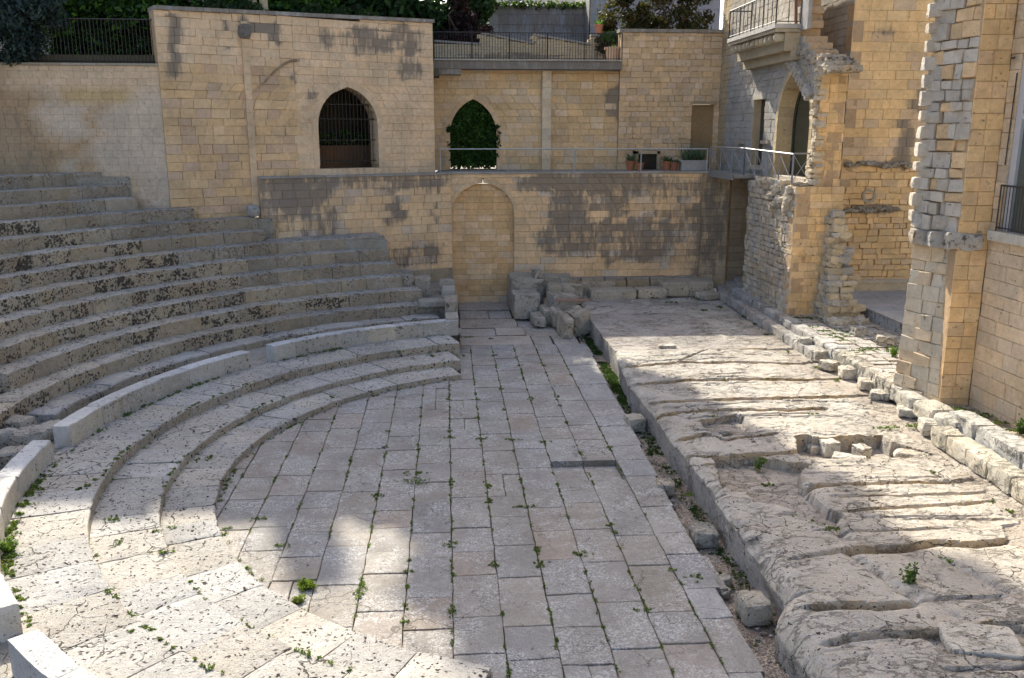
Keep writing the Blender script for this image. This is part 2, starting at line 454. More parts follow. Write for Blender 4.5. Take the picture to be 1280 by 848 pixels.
def voussoirs(mb, O, d, n, H, wd, off, thick, col, k=9, seed=3, jamb=True, hj=.3):
    rnd = random.Random(seed)
    O = Vector((O[0], O[1], 0)); d = Vector((d[0], d[1], 0)).normalized(); n = Vector((n[0], n[1], 0)).normalized()
    def pt(s, z, o): return O + d*s + Vector((0, 0, z)) + n*o
    pts = []
    h = H.za - H.zs; RR = (h*h + H.w*H.w) / (2*H.w)
    amax = math.asin(min(1, h / RR))
    for i in range(k + 1):
        a = amax * i / k
        pts.append((math.cos(a)*RR - (RR - H.w), H.zs + math.sin(a)*RR, a))
    for sg in (1, -1):
        if jamb:
            z = H.z0
            while z < H.zs - .05:
                z2 = min(H.zs, z + hj*rnd.uniform(.8, 1.2)); w_ = wd * rnd.uniform(.8, 1.25)
                a, b = H.c + sg*(H.w - .004), H.c + sg*(H.w + w_)
                V = [pt(a, z+.006, off), pt(b, z+.006, off), pt(b, z2-.006, off), pt(a, z2-.006, off), pt(a, z+.006, -thick), pt(b, z+.006, -thick), pt(b, z2-.006, -thick), pt(a, z2-.006, -thick)]
                mb.add(V, [(0,1,2,3),(7,6,5,4),(0,3,7,4),(1,5,6,2),(3,2,6,7),(0,4,5,1)], jit(col, .1, col[3] if len(col) > 3 else 0)); z = z2
        for i in range(k):
            x0, z0, a0 = pts[i]; x1, z1, a1 = pts[i+1]
            e = .006
            i0 = (x0 - .004, z0 + e*math.cos(a0)); i1 = (x1 - .004, z1 - e*math.cos(a1))
            o0 = (x0 + wd*math.cos(a0), z0 + wd*math.sin(a0) + e); o1 = (x1 + wd*math.cos(a1), z1 + wd*math.sin(a1) - e)
            if i == k-1: i1 = (max(i1[0], 0.003), i1[1]); o1 = (.003, z1 + wd*1.0)
            q = [(H.c + sg*p[0], p[1]) for p in (i0, o0, o1, i1)]
            V = [pt(s_, z_, off) for s_, z_ in q] + [pt(s_, z_, -thick) for s_, z_ in q]
            mb.add(V, [(0,1,2,3),(7,6,5,4),(0,3,7,4),(1,5,6,2),(3,2,6,7),(0,4,5,1)], jit(col, .1, col[3] if len(col) > 3 else 0))

# leaves -----------------------------------------------------------
def leaves(mb, centers, radii, count, size, cols, flat=1.0, seed=0, elong=1.6):
    rs = np.random.default_rng(seed)
    centers = np.array(centers, float); radii = np.array(radii, float)
    idx = rs.integers(0, len(centers), count)
    dirs = rs.normal(size=(count, 3)); dirs /= np.linalg.norm(dirs, axis=1, keepdims=True)
    rad = rs.random(count) ** (1/2.2)
    P = centers[idx] + dirs * rad[:, None] * (radii[idx] if radii.ndim == 2 else radii[idx][:, None])
    P[:, 2] = centers[idx][:, 2] + (P[:, 2] - centers[idx][:, 2]) * flat
    A = rs.normal(size=(count, 3)); A /= np.linalg.norm(A, axis=1, keepdims=True)
    B = np.cross(A, rs.normal(size=(count, 3))); B /= np.linalg.norm(B, axis=1, keepdims=True)
    sz = size * rs.uniform(.55, 1.35, count)[:, None]
    A = A * sz * elong * .5; B = B * sz * .5
    V = np.stack([P - A, P + B*.8 - A*.1, P + A, P - B*.8 - A*.1], 1).reshape(-1, 3)
    cc = np.array(cols)[rs.integers(0, len(cols), count)] * rs.uniform(.6, 1.35, (count, 1))
    # light and dark clumps: each clump has its own leaf tone
    tone = rs.uniform(.7, 1.3, len(centers))[idx][:, None]
    cc = np.repeat(cc * tone, 4, axis=0)
    b = mb.n
    mb.v += [tuple(p) for p in V]; mb.n += len(V)
    mb.f += [(b+4*i, b+4*i+1, b+4*i+2, b+4*i+3) for i in range(count)]
    mb.c += [(c[0], c[1], c[2], 0) for c in cc]

#@@PART2
# ================================================================== SETTING: ground sheets
def sheet(name, pts, z, mat, col, thick=None):
    mb = MB(); n = len(pts)
    if thick is None: mb.add([(p[0], p[1], z) for p in pts], [tuple(range(n))], col)
    else:
        V = [(p[0], p[1], z) for p in pts] + [(p[0], p[1], z - thick) for p in pts]
        mb.add(V, [tuple(range(n)), tuple(range(n, 2*n))[::-1]] + [(i, n+i, n+(i+1) % n, (i+1) % n) for i in range(n)], col)
    o = mb.build(name, mat); o['kind'] = 'structure'; return o
sheet('ground', [(-600,-600),(600,-600),(600,600),(-600,600)], -.45, M_EARTH, (.30,.26,.20,0))

C1 = (3.05, 17.58); C2 = (2.26, 19.14)
def edgeX(Y): return 4.10 + (Y - 10) * .031
XCUT = .36

# orchestra floor: one mesh of slabs, each with its own tint, on a dark bed
PAVEC = (.312, .288, .25)
def slab(mb, x0, x1, y0, y1, z, col, g=.006, th=.20, ch=.010, tilt=.004, nx=3, ny=3, skew=None):
    def cx(x, y): return x + (skew(y) if skew else 0)
    t = [random.uniform(-tilt, tilt) for _ in range(3)]
    V = []; C = []; F = []
    gx0, gx1, gy0, gy1 = x0+g*random.uniform(.4,1.5), x1-g*random.uniform(.4,1.5), y0+g*random.uniform(.4,1.6), y1-g*random.uniform(.4,1.6)
    ring = []
    n = 5
    per = [(i/n, 0) for i in range(n)] + [(1, i/n) for i in range(n)] + [(1-i/n, 1) for i in range(n)] + [(0, 1-i/n) for i in range(n)]
    for lev in range(3):
        for (a, b) in per:
            j = .006
            ins = (0, 0, ch)[lev]
            ax = gx0 + ins + (gx1-gx0-2*ins)*a; by = gy0 + ins + (gy1-gy0-2*ins)*b
            wob = .007*math.sin(ax*7.3+by*5.1) + .005*math.sin(ax*17.7-by*13.3)
            zz = (z - th, z - ch*.8, z + t[0] + t[1]*(a-.5)*2 + t[2]*(b-.5)*2)[lev]
            V.append((cx(ax, by) + wob, by + wob, zz))
    m = len(per)
    for lev in range(2):
        for i in range(m): F.append((lev*m+i, lev*m+(i+1) % m, (lev+1)*m+(i+1) % m, (lev+1)*m+i))
    C = [(col[0]*.72, col[1]*.67, col[2]*.60, col[3])]*(2*m) + [(col[0]*.93, col[1]*.91, col[2]*.87, col[3])]*m
    ins = min(.05, (gx1-gx0)*.2, (gy1-gy0)*.2)
    for (a, b) in per:
        ins_ = ins * random.uniform(.35, 1.2)
        V.append((gx0 + ins_ + (gx1-gx0-2*ins_)*a, gy0 + ins_ + (gy1-gy0-2*ins_)*b, z + t[0] + t[1]*(a-.5)*1.9 + t[2]*(b-.5)*1.9)); C.append(col)
    for i in range(m): F.append((2*m+i, 2*m+(i+1) % m, 3*m+(i+1) % m, 3*m+i))
    V.append(((gx0+gx1)/2, (gy0+gy1)/2, z + t[0])); C.append(col)
    for i in range(m): F.append((3*m+i, 3*m+(i+1) % m, 4*m))
    mb.add(V, F, C)
mb = MB()
for k in range(-8, 6):
    X0 = k * .725; Y = 8.2 + random.uniform(0, .8)
    last = (k == 5)
    while Y < 28.9:
        L = random.uniform(.75, 1.55)
        if k in (3, 4) and Y < 16.9 < Y + L + .4: L = 16.9 - Y
        elif k in (3, 4) and abs(Y - 16.9) < .02: L = 1.1
        Y1 = min(Y + L, 28.9)
        vx = random.uniform(-.035, .035) if k not in (3, 4, 5) else 0
        if 28.9 - Y1 < .4: Y1 = 28.9
        pit_ = k in (3, 4) and abs(Y - 16.9) < .02
        cxm = X0 + .36; cym = (Y+Y1)/2
        inside = math.hypot(cxm - C1[0], cym - C1[1]) < 8.6
        if inside or cxm > XCUT - .2:
            x0, x1 = X0, X0 + .725
            if random.random() < .07 and k not in (3,4): x1 = X0 + .36; slab(mb, x1, X0 + .725, Y, Y1, random.uniform(-.02,.0), jit(PAVEC, .1, .2))
            if k == 0 and Y > 24.4: x0 = XCUT - .02
            if k < 0 and Y > 24.9: Y = Y1; continue
            z = -.13 if pit_ else random.uniform(-.007, .007)
            c = jit(PAVEC if random.random() < .72 else ((.325,.283,.238) if random.random() < .5 else (.29,.273,.247)), .06, random.uniform(0, .16) if random.random() < .7 else random.uniform(.15, .30), .03)
            if k == 5:
                slab(mb, x0, edgeX((Y+Y1)/2) + random.uniform(-.03, .03), Y, Y1, z + .01, jit((.325,.31,.285), .08, .03))
            else: slab(mb, x0, x1, Y, Y1, z, c)
        Y = Y1
# parodos: broad worn slabs
for (x0, x1, y0, y1, z) in [(.38,2.9,28.92,30.3,-.01),(.4,1.7,30.3,31.5,.0),(1.7,2.75,30.3,31.6,.02),(.42,2.6,31.6,33.2,.01),(.45,1.6,33.2,34.7,.03),(1.6,2.5,33.2,34.6,.02),(.45,2.5,34.8,36.7,.05)]:
    slab(mb, x0, x1, y0, y1, z, jit((.42,.37,.31), .06, .08), g=.02)
slab(mb, 2.75, 4.6, 30.35, 31.9, -.05, jit((.36,.31,.25), .06, .3), g=.02)
slab(mb, 2.6, 4.6, 31.9, 33.4, -.05, jit((.36,.31,.25), .06, .3), g=.02)
for (x0, x1, y0, y1) in [(2.9,3.6,28.92,30.33),(3.6,4.5,28.92,30.33)]:
    slab(mb, x0, x1, y0, y1, -.02, jit(PAVEC, .1, .2), g=.03)
o = mb.build('orchestra_floor', M_PAVE); o['kind'] = 'structure'
sheet('orchestra_bed', [(-9,6),(edgeX(6)-.1,6),(edgeX(29)-.1,29),(edgeX(29)-.1,37),(-1,37),(-9,28)], -.21, M_EARTH, (.15,.12,.085,0))

# drain trench between paving and stage
mb = MB(); nx, ny = 10, 150
V = []; C = []
for j in range(ny+1):
    y = 6 + 29.5 * j / ny
    for i in range(nx+1):
        x = edgeX(y) - .08 + (5.5 - edgeX(y)) * i / nx
        V.append((x, y, 0))
P = np.array(V); P[:, 2] = -.19 + fbm(P, 1.6, 4, 5) * .07
for p in P:
    gr = 0.0
    C.append((.36, .30, .24, 0))
mb.add([tuple(p) for p in P], [(j*(nx+1)+i, j*(nx+1)+i+1, (j+1)*(nx+1)+i+1, (j+1)*(nx+1)+i) for j in range(ny) for i in range(nx)], C)
o = mb.build('drain_channel', M_GRAV, smooth=True); o['kind'] = 'structure'

# ================================================================== SEATING
def arc_things(name, label, cat, C, r0, r1, a0, a1, z0, z1, length, base, mat, group=None, er=.05, rough=.012, stf=None, gap=.010, lvar=.3, nseg=6, nb=4, wear=.02, topst=None, zj=.006, skip=None):
    mb = MB(); a = a0
    while a < a1 - .005:
        L = length * random.uniform(1-lvar, 1+lvar); b = min(a + L / r0, a1)
        if skip and a < skip[0] < b + .3/r0: b = skip[0]
        if skip and skip[0] - .002 <= a < skip[1]: a = skip[1]; continue
        if (a1 - b) * r0 < .3: b = a1
        st = stf((a+b)/2) if stf else 0.05
        cl = base((a+b)/2) if callable(base) else base
        dz = random.uniform(-zj, zj); dr = random.uniform(-zj, zj)
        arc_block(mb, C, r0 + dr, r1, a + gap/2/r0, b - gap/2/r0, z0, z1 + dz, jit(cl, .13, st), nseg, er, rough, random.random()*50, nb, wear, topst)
        a = b
    o = mb.build(name, mat, smooth=False)
    tag(o, label, cat, group); return o
GST = 'worn stone steps around the orchestra'
def cutang(r, x=XCUT): return math.acos((x - C1[0]) / r)
for (r0, r1, z0, z1, lab, ln) in [(7.69, 8.66, -.02, .157, 'lowest pitted stone step curving round the paved orchestra floor', .92),
                              (8.63, 9.78, -.02, .335, 'middle of the three low curved steps, cracked slabs with weeds', .95),
                              (9.75, 11.1, -.02, .57, 'uppermost of the three low curved steps, at foot of the pale parapets', 1.0)]:
    def cc(a, r0=r0):
        y = C1[1] + r0*math.sin(a)
        k = min(1, max(0, (17 - y)/4)); return (.40+.01*k, .37+.015*k, .315+.02*k)
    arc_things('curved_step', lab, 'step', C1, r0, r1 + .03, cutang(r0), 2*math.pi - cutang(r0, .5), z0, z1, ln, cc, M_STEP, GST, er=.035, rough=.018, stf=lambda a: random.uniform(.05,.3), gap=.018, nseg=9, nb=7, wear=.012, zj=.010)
# low marble parapets with stair gaps between
GP = 'low marble parapets round the orchestra'
for (a0, a1, lab) in [(104.3, 137.2, 'pale marble parapet nearest the back wall, ending at the passage'),
                      (141.5, 177.0, 'longest pale marble parapet, in the middle of the curve'),
                      (181.4, 217.6, 'low marble parapet at left edge of photo with weeds along its foot'),
                      (222.0, 249.0, 'sunlit cracked marble parapet end in the bottom left corner')]:
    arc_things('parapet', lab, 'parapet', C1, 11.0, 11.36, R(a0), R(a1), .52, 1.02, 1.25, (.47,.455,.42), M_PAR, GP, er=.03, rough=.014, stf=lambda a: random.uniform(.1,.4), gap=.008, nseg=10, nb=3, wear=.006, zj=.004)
# passage floor behind parapets
def ringsheet(name, Cc, r0, r1, a0, a1, z, mat, col, n=60, C_2=None):
    mb = MB(); V = []; F = []
    for i in range(n+1):
        a = a0 + (a1-a0)*i/n
        V.append((Cc[0]+r0*math.cos(a), Cc[1]+r0*math.sin(a), z)); c2 = C_2 or Cc
        V.append((c2[0]+r1*math.cos(a), c2[1]+r1*math.sin(a), z))
    F = [(2*i, 2*i+2, 2*i+3, 2*i+1) for i in range(n)]
    mb.add(V, F, col); o = mb.build(name, mat); o['kind'] = 'structure'; return o
ringsheet('passage_floor', C1, 11.05, 12.1, R(102), R(252), .53, M_SEAT, (.36,.33,.27,.25), C_2=C2)
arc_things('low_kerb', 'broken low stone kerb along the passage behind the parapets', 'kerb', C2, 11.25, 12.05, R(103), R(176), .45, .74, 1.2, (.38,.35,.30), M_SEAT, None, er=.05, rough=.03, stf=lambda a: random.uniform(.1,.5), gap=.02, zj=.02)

def projuv(p):
    q = Vector(p) - CP; D = q.dot(CF); return 640 + FPX*q.dot(CR)/D, 424 - FPX*q.dot(CU)/D
def rowR(i): return 11.913 + .668*i
def rowZ(i): return .70 + .412*i
def ang_at(i, u):
    best = None
    for k in range(85*8, 215*8):
        a = R(k/8); p = (C2[0]+rowR(i)*math.cos(a), C2[1]+rowR(i)*math.sin(a), rowZ(i)+.412)
        if (Vector(p)-CP).dot(CF) < 2: continue
        e = abs(projuv(p)[0] - u)
        if best is None or e < best[0]: best = (e, a)
    return best[1]
ends = [558, 527, 502, 495, 487, 481, 332, 322, 243, 172, 160, 127]
oldu = [350, 420, 340, 318, 294, 240, 190, 165, 40, -100, -100, -100]
rl = ['lowest bench row of the seating, its broad smooth front facing the passage', 'second seating row from the bottom, reaching almost to the paved passage',
      'third seating row from the bottom, pitted on the left and smooth on the right', 'fourth seating row up, ending at the loose rubble by the wall',
      'fifth seating row up, blackened pitted blocks on its left half', 'sixth seating row up, topmost of the rows that run along under the stained wall',
      'seventh seating row up, ending at the corner of the stained lower wall', 'eighth seating row up, black pitted blocks at the left edge of the photo',
      'ninth seating row up, first of the cleaner grey rows under the left wall', 'tenth seating row up, long grey blocks below the plastered wall',
      'second seating row from the top, grey blocks below the plastered wall', 'topmost seating row, of narrow upright blocks under the plastered wall']
for i in range(12):
    Rr, Z = rowR(i), rowZ(i); a0 = ang_at(i, ends[i]); a1 = R(226)
    sk_ = None
    if i < 2: sk_ = (ang_at(i, (-2, 10)[i]), ang_at(0, -2) + .115)
    at_ = ang_at(i, oldu[i]) if oldu[i] > 0 else 99
    def stf(a, at_=at_, i=i):
        if a > at_: return random.uniform(.40, .75) if random.random() < .8 else random.uniform(.2, .4)
        return random.uniform(.1, .38)
    def cc(a, at_=at_): return (.42,.365,.28) if a > at_ else (.35,.31,.25)
    parts_ = [(a0, a1, rl[i])] if not sk_ else [(a0, sk_[0], rl[i]), (sk_[1], a1, ('lowest', 'second lowest')[i] + ' seating row where it goes on beyond the left stair gap')]
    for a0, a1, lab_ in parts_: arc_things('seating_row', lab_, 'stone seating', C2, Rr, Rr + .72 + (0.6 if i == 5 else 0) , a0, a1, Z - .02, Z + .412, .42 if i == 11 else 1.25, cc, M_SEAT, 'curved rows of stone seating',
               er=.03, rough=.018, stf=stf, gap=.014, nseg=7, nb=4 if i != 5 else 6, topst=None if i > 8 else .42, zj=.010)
# bank that carries the seating and fills behind it; worn aisle steps in the left stair gap
mb = MB(); g0 = ang_at(0, -2)
for k in range(5):
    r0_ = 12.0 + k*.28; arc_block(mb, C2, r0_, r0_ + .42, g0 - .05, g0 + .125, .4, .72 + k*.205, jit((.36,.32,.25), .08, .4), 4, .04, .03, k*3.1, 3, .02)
tag(mb.build('aisle_steps', M_SEAT), 'small worn steps of the left stair gap, between the ends of the lowest seating rows', 'steps')
sheet('seating_bank', [(-2.2,33.0),(-2.9,35.6),(-7.2,34.0),(-7.2,32.6),(-4.5,33.2)], 3.10, M_SEAT, (.34,.30,.23,.2), 2.8)
sheet('seating_bank', [(-11.2,32.2),(-9.2,33.0),(-12,34.5),(-30,34.5),(-30,20),(-17.6,20),(-16.9,24.5),(-15.2,28.5),(-13.0,31.2)], 5.50, M_SEAT, (.33,.29,.22,.25), 4.0)
sheet('seating_bank', [(-9.6,32.4),(-6.4,33.3),(-6.6,34.0),(-10,33.4)], 3.9, M_SEAT, (.34,.30,.23,.2), 2.8)
sheet('seating_bank', [(.30,30.6),(.30,36.6),(-3,35.4),(-2.2,31.5),(-1.0,31.0)], 1.05, M_SEAT, (.34,.30,.24,.3), 1.3)
# blocks closing the seating against the passage
GB = 'loose stone blocks'
def blk(name, lab, cat, u, v, zb, size, rz=0., col=(.42,.38,.31), st=.15, mat=None, rough=.02, rnd=.14, n=6, tilt=0., tx=0., group=None):
    p = pz(u, v, zb); mb = MB()
    yb = p.y + size[1]/2
    rock(mb, (p.x, yb, zb + size[2]/2 - .015), size, R(rz), R(tilt), n, rough, rnd, jit(col, .06, st), tx=R(tx))
    o = mb.build(name, mat or M_ROCK, smooth=False); tag(o, lab, cat, group); return o
def mblk(x, y, z, size, rz=0, col=(.40,.36,.29), st=.15, name='stone_block', lab='', cat='stone block', mat=None, rough=.02, rnd=.12, group=None, tilt=0, tx=0):
    mb = MB(); rock(mb, (x, y, z + size[2]/2), size, R(rz), R(tilt), 7, rough, rnd, jit(col, .07, st), tx=R(tx)); o = mb.build(name, mat or M_SEAT); tag(o, lab, cat, group); return o
mblk(.13, 28.75, .50, (.42, 1.0, .62), 0, lab='upright block closing the lowest seating row at the passage edge')
mblk(.12, 30.0, .50, (.44, 1.35, .95), 0, lab='long grey block beside the passage behind the parapet end', st=.3)
mblk(.05, 31.6, .55, (.5, 1.2, 1.0), 0, lab='grey block edging the passage, third from the parapet')
mblk(-.95, 32.6, 1.03, (.62, .6, .75), 8, lab='squared block standing on the rubble at the ends of the seating rows')
mblk(-1.7, 32.4, 1.0, (.95, .8, .9), 3, lab='dark grey block against the end of the fourth seating row', st=.4)
mblk(.0, 33.2, 1.0, (.6, .7, .55), -4, lab='block at the passage edge just in front of the arched recess', st=.3)
mblk(-.5, 30.9, 1.0, (1.1, .7, .22), 4, lab='flat slab lying above the end of the second seating row')
mblk(-1.75, 34.0, 1.3, (.9, .6, .5), 20, lab='tilted rubble stone under the stained wall plinth', st=.4, rnd=.3)
mblk(-7.05, 33.05, 4.0, (.42, .4, .42), 25, lab='small pale boulder lying on a seating row at the wall corner', rnd=.5, col=(.42,.40,.36))
# broken rubble by the left stair gap
GR = 'rubble by the left stair gap'
for q, (u, v, s, lab) in enumerate([(12, 588, (.62,.5,.36), 'rounded rubble boulder nearest the left parapet'), (30, 566, (.75,.55,.40), 'rounded boulder beside the broken seating end'), (2, 566, (.5,.5,.42), 'rubble boulder at the very left edge'), (48, 556, (.9,.6,.34), 'long broken block above the left parapet'), (18, 549, (.7,.5,.44), 'upper boulder of the left rubble heap')]):
    blk('rubble_stone', lab, 'rubble stone', u, v, .5, s, random.uniform(-20,40), (.40,.36,.29), .35, M_SEAT, .04, .4, group=GR)

# ================================================================== STAGE (carved bedrock)
def pl(pts, z=.5): return [tuple(pz(u, v, z))[:2] for u, v in pts]
ZS = .52
gro = [  # px polyline, depth, width of the slope on the near side
 ([(846,452),(885,437),(972,436),(1000,434)], .12, .25), ([(778,458),(861,453),(903,454),(1001,452),(1030,450)], .19, .35),
 ([(794,480),(847,476),(959,473),(1025,473),(1060,470)], .22, .4), ([(813,503),(847,501),(959,498),(1052,494),(1085,492)], .22, .4),
 ([(818,520),(879,513),(986,513),(1033,510)], .20, .35), ([(847,550),(885,543),(906,551),(970,543)], .18, .25),
 ([(855,568),(874,572),(988,567),(1010,565)], .18, .3), ([(877,583),(953,578),(1012,586)], .15, .25),
 ([(1000,610),(1052,605),(1180,600),(1225,596)], .16, .3), ([(1040,622),(1180,618),(1240,612)], .10, .2), ([(1050,640),(1120,634),(1200,630),(1260,622)], .11,.2),
 ([(1057,689),(1126,683),(1166,676),(1214,679),(1290,668)], .20, .55), ([(990,702),(1054,688)], .08, .4),
 ([(1006,764),(1052,761),(1092,762),(1147,754)], .15, .5), ([(1150,750),(1180,748),(1260,747)], .07, .25),
 ([(1030,806),(1060,801),(1140,794),(1208,782)], .12, .45), ([(1240,782),(1290,779)], .06, .2), ([(1020,815),(1125,804)], .03, .2), ([(1180,838),(1290,834)], .06, .3)]
gro = [(pl(a), b, c) for a, b, c in gro]
_g = random.Random(21)
for (ya, yb, m) in ((13.2, 16.0, 6), (16.8, 20, 4), (20, 25.5, 7), (25.6, 29, 3)):
    for q in range(m):
        yy_ = _g.uniform(ya, yb); xa = _g.uniform(4.9, 8.0); gro.append(([(xa, yy_), (xa + _g.uniform(1.0, 3.2), yy_ + _g.uniform(-.12, .12))], _g.uniform(.035, .085), .14))
dia = [([(1057,690),(1100,722),(1147,752)], .10, .09), ([(1171,694),(1262,742)], .08, .06), ([(1184,764),(1208,776)], .06, .05), ([(1001,606),(1058,676)], .12, .12)]
dia = [(pl(a), b, c) for a, b, c in dia]
pits = [([(874,531),(919,524),(936,535),(930,546),(906,552),(884,541)], .36), ([(991,562),(1010,561),(1026,564),(1100,558),(1110,568),(1165,582),(1120,588),(1060,590),(1000,588)], .16),
        ([(890,583),(938,578),(1012,591),(998,602),(1000,614),(1020,635),(1052,655),(1034,674),(988,648),(902,619),(898,604)], .30),
        ([(1135,545),(1165,560),(1215,595),(1275,650),(1290,660),(1290,640),(1185,562),(1120,500),(1085,498)], .44),
        ([(1150,800),(1240,780),(1290,790),(1290,830),(1230,830),(1180,822)], .40), ([(1255,655),(1290,650),(1290,690),(1262,680)], .45)]
pits = [(pl(a, z + .05), z) for a, z in pits]
front = [(742,405),(768,438),(780,462),(786,478),(796,488),(808,505),(822,522),(838,545),(850,560),(868,582),(893,614),(893,624),(934,675),(965,712),(985,735),(972,765),(1000,800),(1040,850),(1080,905)]
fr = sorted([(p[1], p[0]) for p in pl(front, .52)])
fy = np.array([4.] + [a for a, b in fr] + [36.5]); fx = np.array([fr[0][1]+.1] + [b for a, b in fr] + [5.3])
def kerbX(Y): return 10.9 + .03 * (Y - 33.6)
ys = []; y = 6.5
while y < 35.6: ys.append(y); y += .035 if y < 20 else .045 if y < 28 else .07
ys = np.array(ys); ts = np.concatenate([[0, .015, .04, .075, .12], np.arange(.17, 6.2, .05)])
YY, TT = np.meshgrid(ys, ts, indexing='ij')
XF = np.interp(ys, fy, fx); XF = XF + fbm(np.stack([ys*1.0, ys*0, ys*0], 1), 1.3, 3, 4) * .05
Yc = 11.15
XF = XF + .22 * np.exp(-((ys - Yc) / .07) ** 2) + .12*np.exp(-((ys-14.75)/.05)**2) + .10*np.exp(-((ys-22.2)/.06)**2)
XX = XF[:, None] + TT
P = np.stack([XX.ravel(), YY.ravel(), np.zeros(XX.size)], 1)
X_, Y_ = P[:, 0], P[:, 1]
rid = np.abs(fbm(P*np.array([.4, 1.5, 1]), 1.1, 4, 19)); rid2 = np.abs(fbm(P*np.array([.35, 1.5, 1]), 5.0, 3, 29))
H = ZS + fbm(P, .35, 2, 2)*.03 + fbm(P, 1.1, 3, 3)*.025 + (fbm(P*np.array([.8, 1.2, 1]), 5.0, 4, 9)*.034 - .03*np.clip(1 - rid/.03, 0, 1)) * np.clip((Y_-11)/3.5, .3, 1)
H += -.10 * np.clip((Y_ - 29) / 2, 0, 1) * np.clip((X_-4)/3, 0, 1)
H += .10 * np.exp(-(((X_-5.6)/1.0)**2 + ((Y_-11.0)/1.3)**2)) - .05*np.clip((X_-8)/2, 0, 1)
rough_amt = np.ones_like(H)
for (L, dep, ws) in gro:
    L = sorted(L); lx = np.array([p[0] for p in L]); ly = np.array([p[1] for p in L])
    wob = fbm(np.stack([X_*1.0, X_*0 + dep*77, X_*0], 1), 0.9, 2, 6) * .05 + fbm(P, 7, 2, 66)*.014
    yl = np.interp(X_, lx, ly) + wob
    fade = np.clip((X_ - lx[0] + .1) / .25, 0, 1) * np.clip((lx[-1] + .1 - X_) / .25, 0, 1)
    d = Y_ - yl
    prof = np.where(d > 0, np.clip(1 - d/.04, 0, 1), np.clip(1 + d/(ws*.55), 0, 1) ** 3)
    lip = np.where(d > 0, np.exp(-d/.3)*.05, 0)
    H -= dep * fade * (prof*1.15 + fbm(P, 3, 2, 12) * prof * .35)
    H += dep * fade * lip
for (L, dep, w) in dia:
    L = sorted(L, key=lambda p: p[1]); ly = np.array([p[1] for p in L]); lx = np.array([p[0] for p in L])
    fade = np.clip((Y_ - ly[0] + .1)/.2, 0, 1) * np.clip((ly[-1] + .1 - Y_)/.2, 0, 1)
    d = np.abs(X_ - np.interp(Y_, ly, lx) + fbm(P, 2, 2, 44)*.04)
    H -= dep * fade * np.exp(-(d/w)**2)
cx_ = X_ - np.interp(Y_, fy, fx)
def pip(px_, py_, poly):
    ins = np.zeros(len(px_), bool); n = len(poly)
    for i in range(n):
        x0, y0 = poly[i]; x1, y1 = poly[(i+1) % n]
        c = ((y0 > py_) != (y1 > py_)) & (px_ < (x1-x0)*(py_-y0)/(y1-y0+1e-12)+x0); ins ^= c
    return ins
GRV = np.zeros_like(H)
for poly, zp in pits:
    w = fbm(P, 2.2, 3, 15)*.10
    m = pip(X_ + w, Y_ + w, poly)
    H = np.where(m, zp + fbm(P, 3, 3, 30)*.025, H); GRV = np.where(m, 1, GRV)
# soil margin along kerb
kx = kerbX(Y_)
m = (X_ > kx - .55 + fbm(P, 1.2, 3, 50)*.4) & (Y_ < 31)
H = np.where(m, np.minimum(H, .47 + fbm(P, 3, 3, 30)*.03), H); GRV = np.where(m, 1, GRV)
H = np.where(TT.ravel() < .2, H - .09*(1 - TT.ravel()/.2)**2 - np.where(Y_ < 12.4, .12, 0)*(1 - TT.ravel()/.2)**2, H)
H = np.where((TT.ravel() < .5) & (Y_ < 13), H - .10*(1 - TT.ravel()/.5)**2, H)
far_s = (Y_ > 25.8) & (Y_ < 31.5) & (X_ < 8.9 + fbm(P, .8, 2, 3)*.8)
H = np.where(far_s, .50 + fbm(P, 1.2, 3, 3)*.012, H)
TIN = np.zeros((len(H), 4)); n_ = fbm(P, .9, 4, 60)
TIN[:, 0] = .50 + n_*.08; TIN[:, 1] = .455 + n_*.075; TIN[:, 2] = .38 + n_*.06
TIN[:, 3] = np.clip(.15 + fbm(P*np.array([.5, 1.5, 1]), 1.5, 3, 70)*.6, 0, .4)
g_ = (GRV > .5)[:, None]; TIN = np.where(g_, np.array([[.43, .375, .305, .04]]), TIN)
TIN = np.where(far_s[:, None], np.array([[.40, .36, .31, .12]]), TIN)
HG = H.reshape(len(ys), len(ts)); gy = np.abs(np.gradient(HG, ys, axis=0)).ravel()
st_ = np.clip((gy - .7)/1.0, 0, 1)[:, None] * (1 - g_)
TIN = TIN*(1-st_) + st_*np.array([[.50, .385, .235, .03]])
P[:, 2] = H
nT = len(ts); nY = len(ys)
top = P.reshape(nY, nT, 3); tin = TIN.reshape(nY, nT, 4)
nf = 8; face = np.zeros((nY, nf, 3)); ft = np.zeros((nY, nf, 4))
for k in range(nf):
    q = k / nf; zz = -.30 + (top[:, 0, 2] + .30) * q
    fp = np.stack([top[:, 0, 0], ys, zz], 1)
    face[:, k, 0] = top[:, 0, 0] + .05*(1-q) + fbm(fp, 1.6, 4, 81)*.06*(1 - q**6); face[:, k, 1] = ys; face[:, k, 2] = zz
    ft[:, k] = [.40, .375, .335, .22]
A = np.concatenate([face, top], 1).reshape(-1, 3); T = np.concatenate([ft, tin], 1).reshape(-1, 4)
w = nf + nT; mb = MB()
idx = (np.arange(nY-1)[:, None]*w + np.arange(w-1)[None]).ravel()
mb.v = [tuple(p) for p in A]; mb.n = len(A); mb.c = [tuple(c) for c in T]
mb.f = [(int(i), int(i+1), int(i+w+1), int(i+w)) for i in idx]
o = mb.build('stage_bedrock', M_ROCK, smooth=False); o['kind'] = 'structure'
def stageZ(x, y):
    j = int(np.clip(np.searchsorted(ys, y), 0, nY-1)); t = x - top[j, 0, 0]
    i = int(np.clip(np.searchsorted(ts, t), 0, nT-1)); return float(top[j, i, 2])
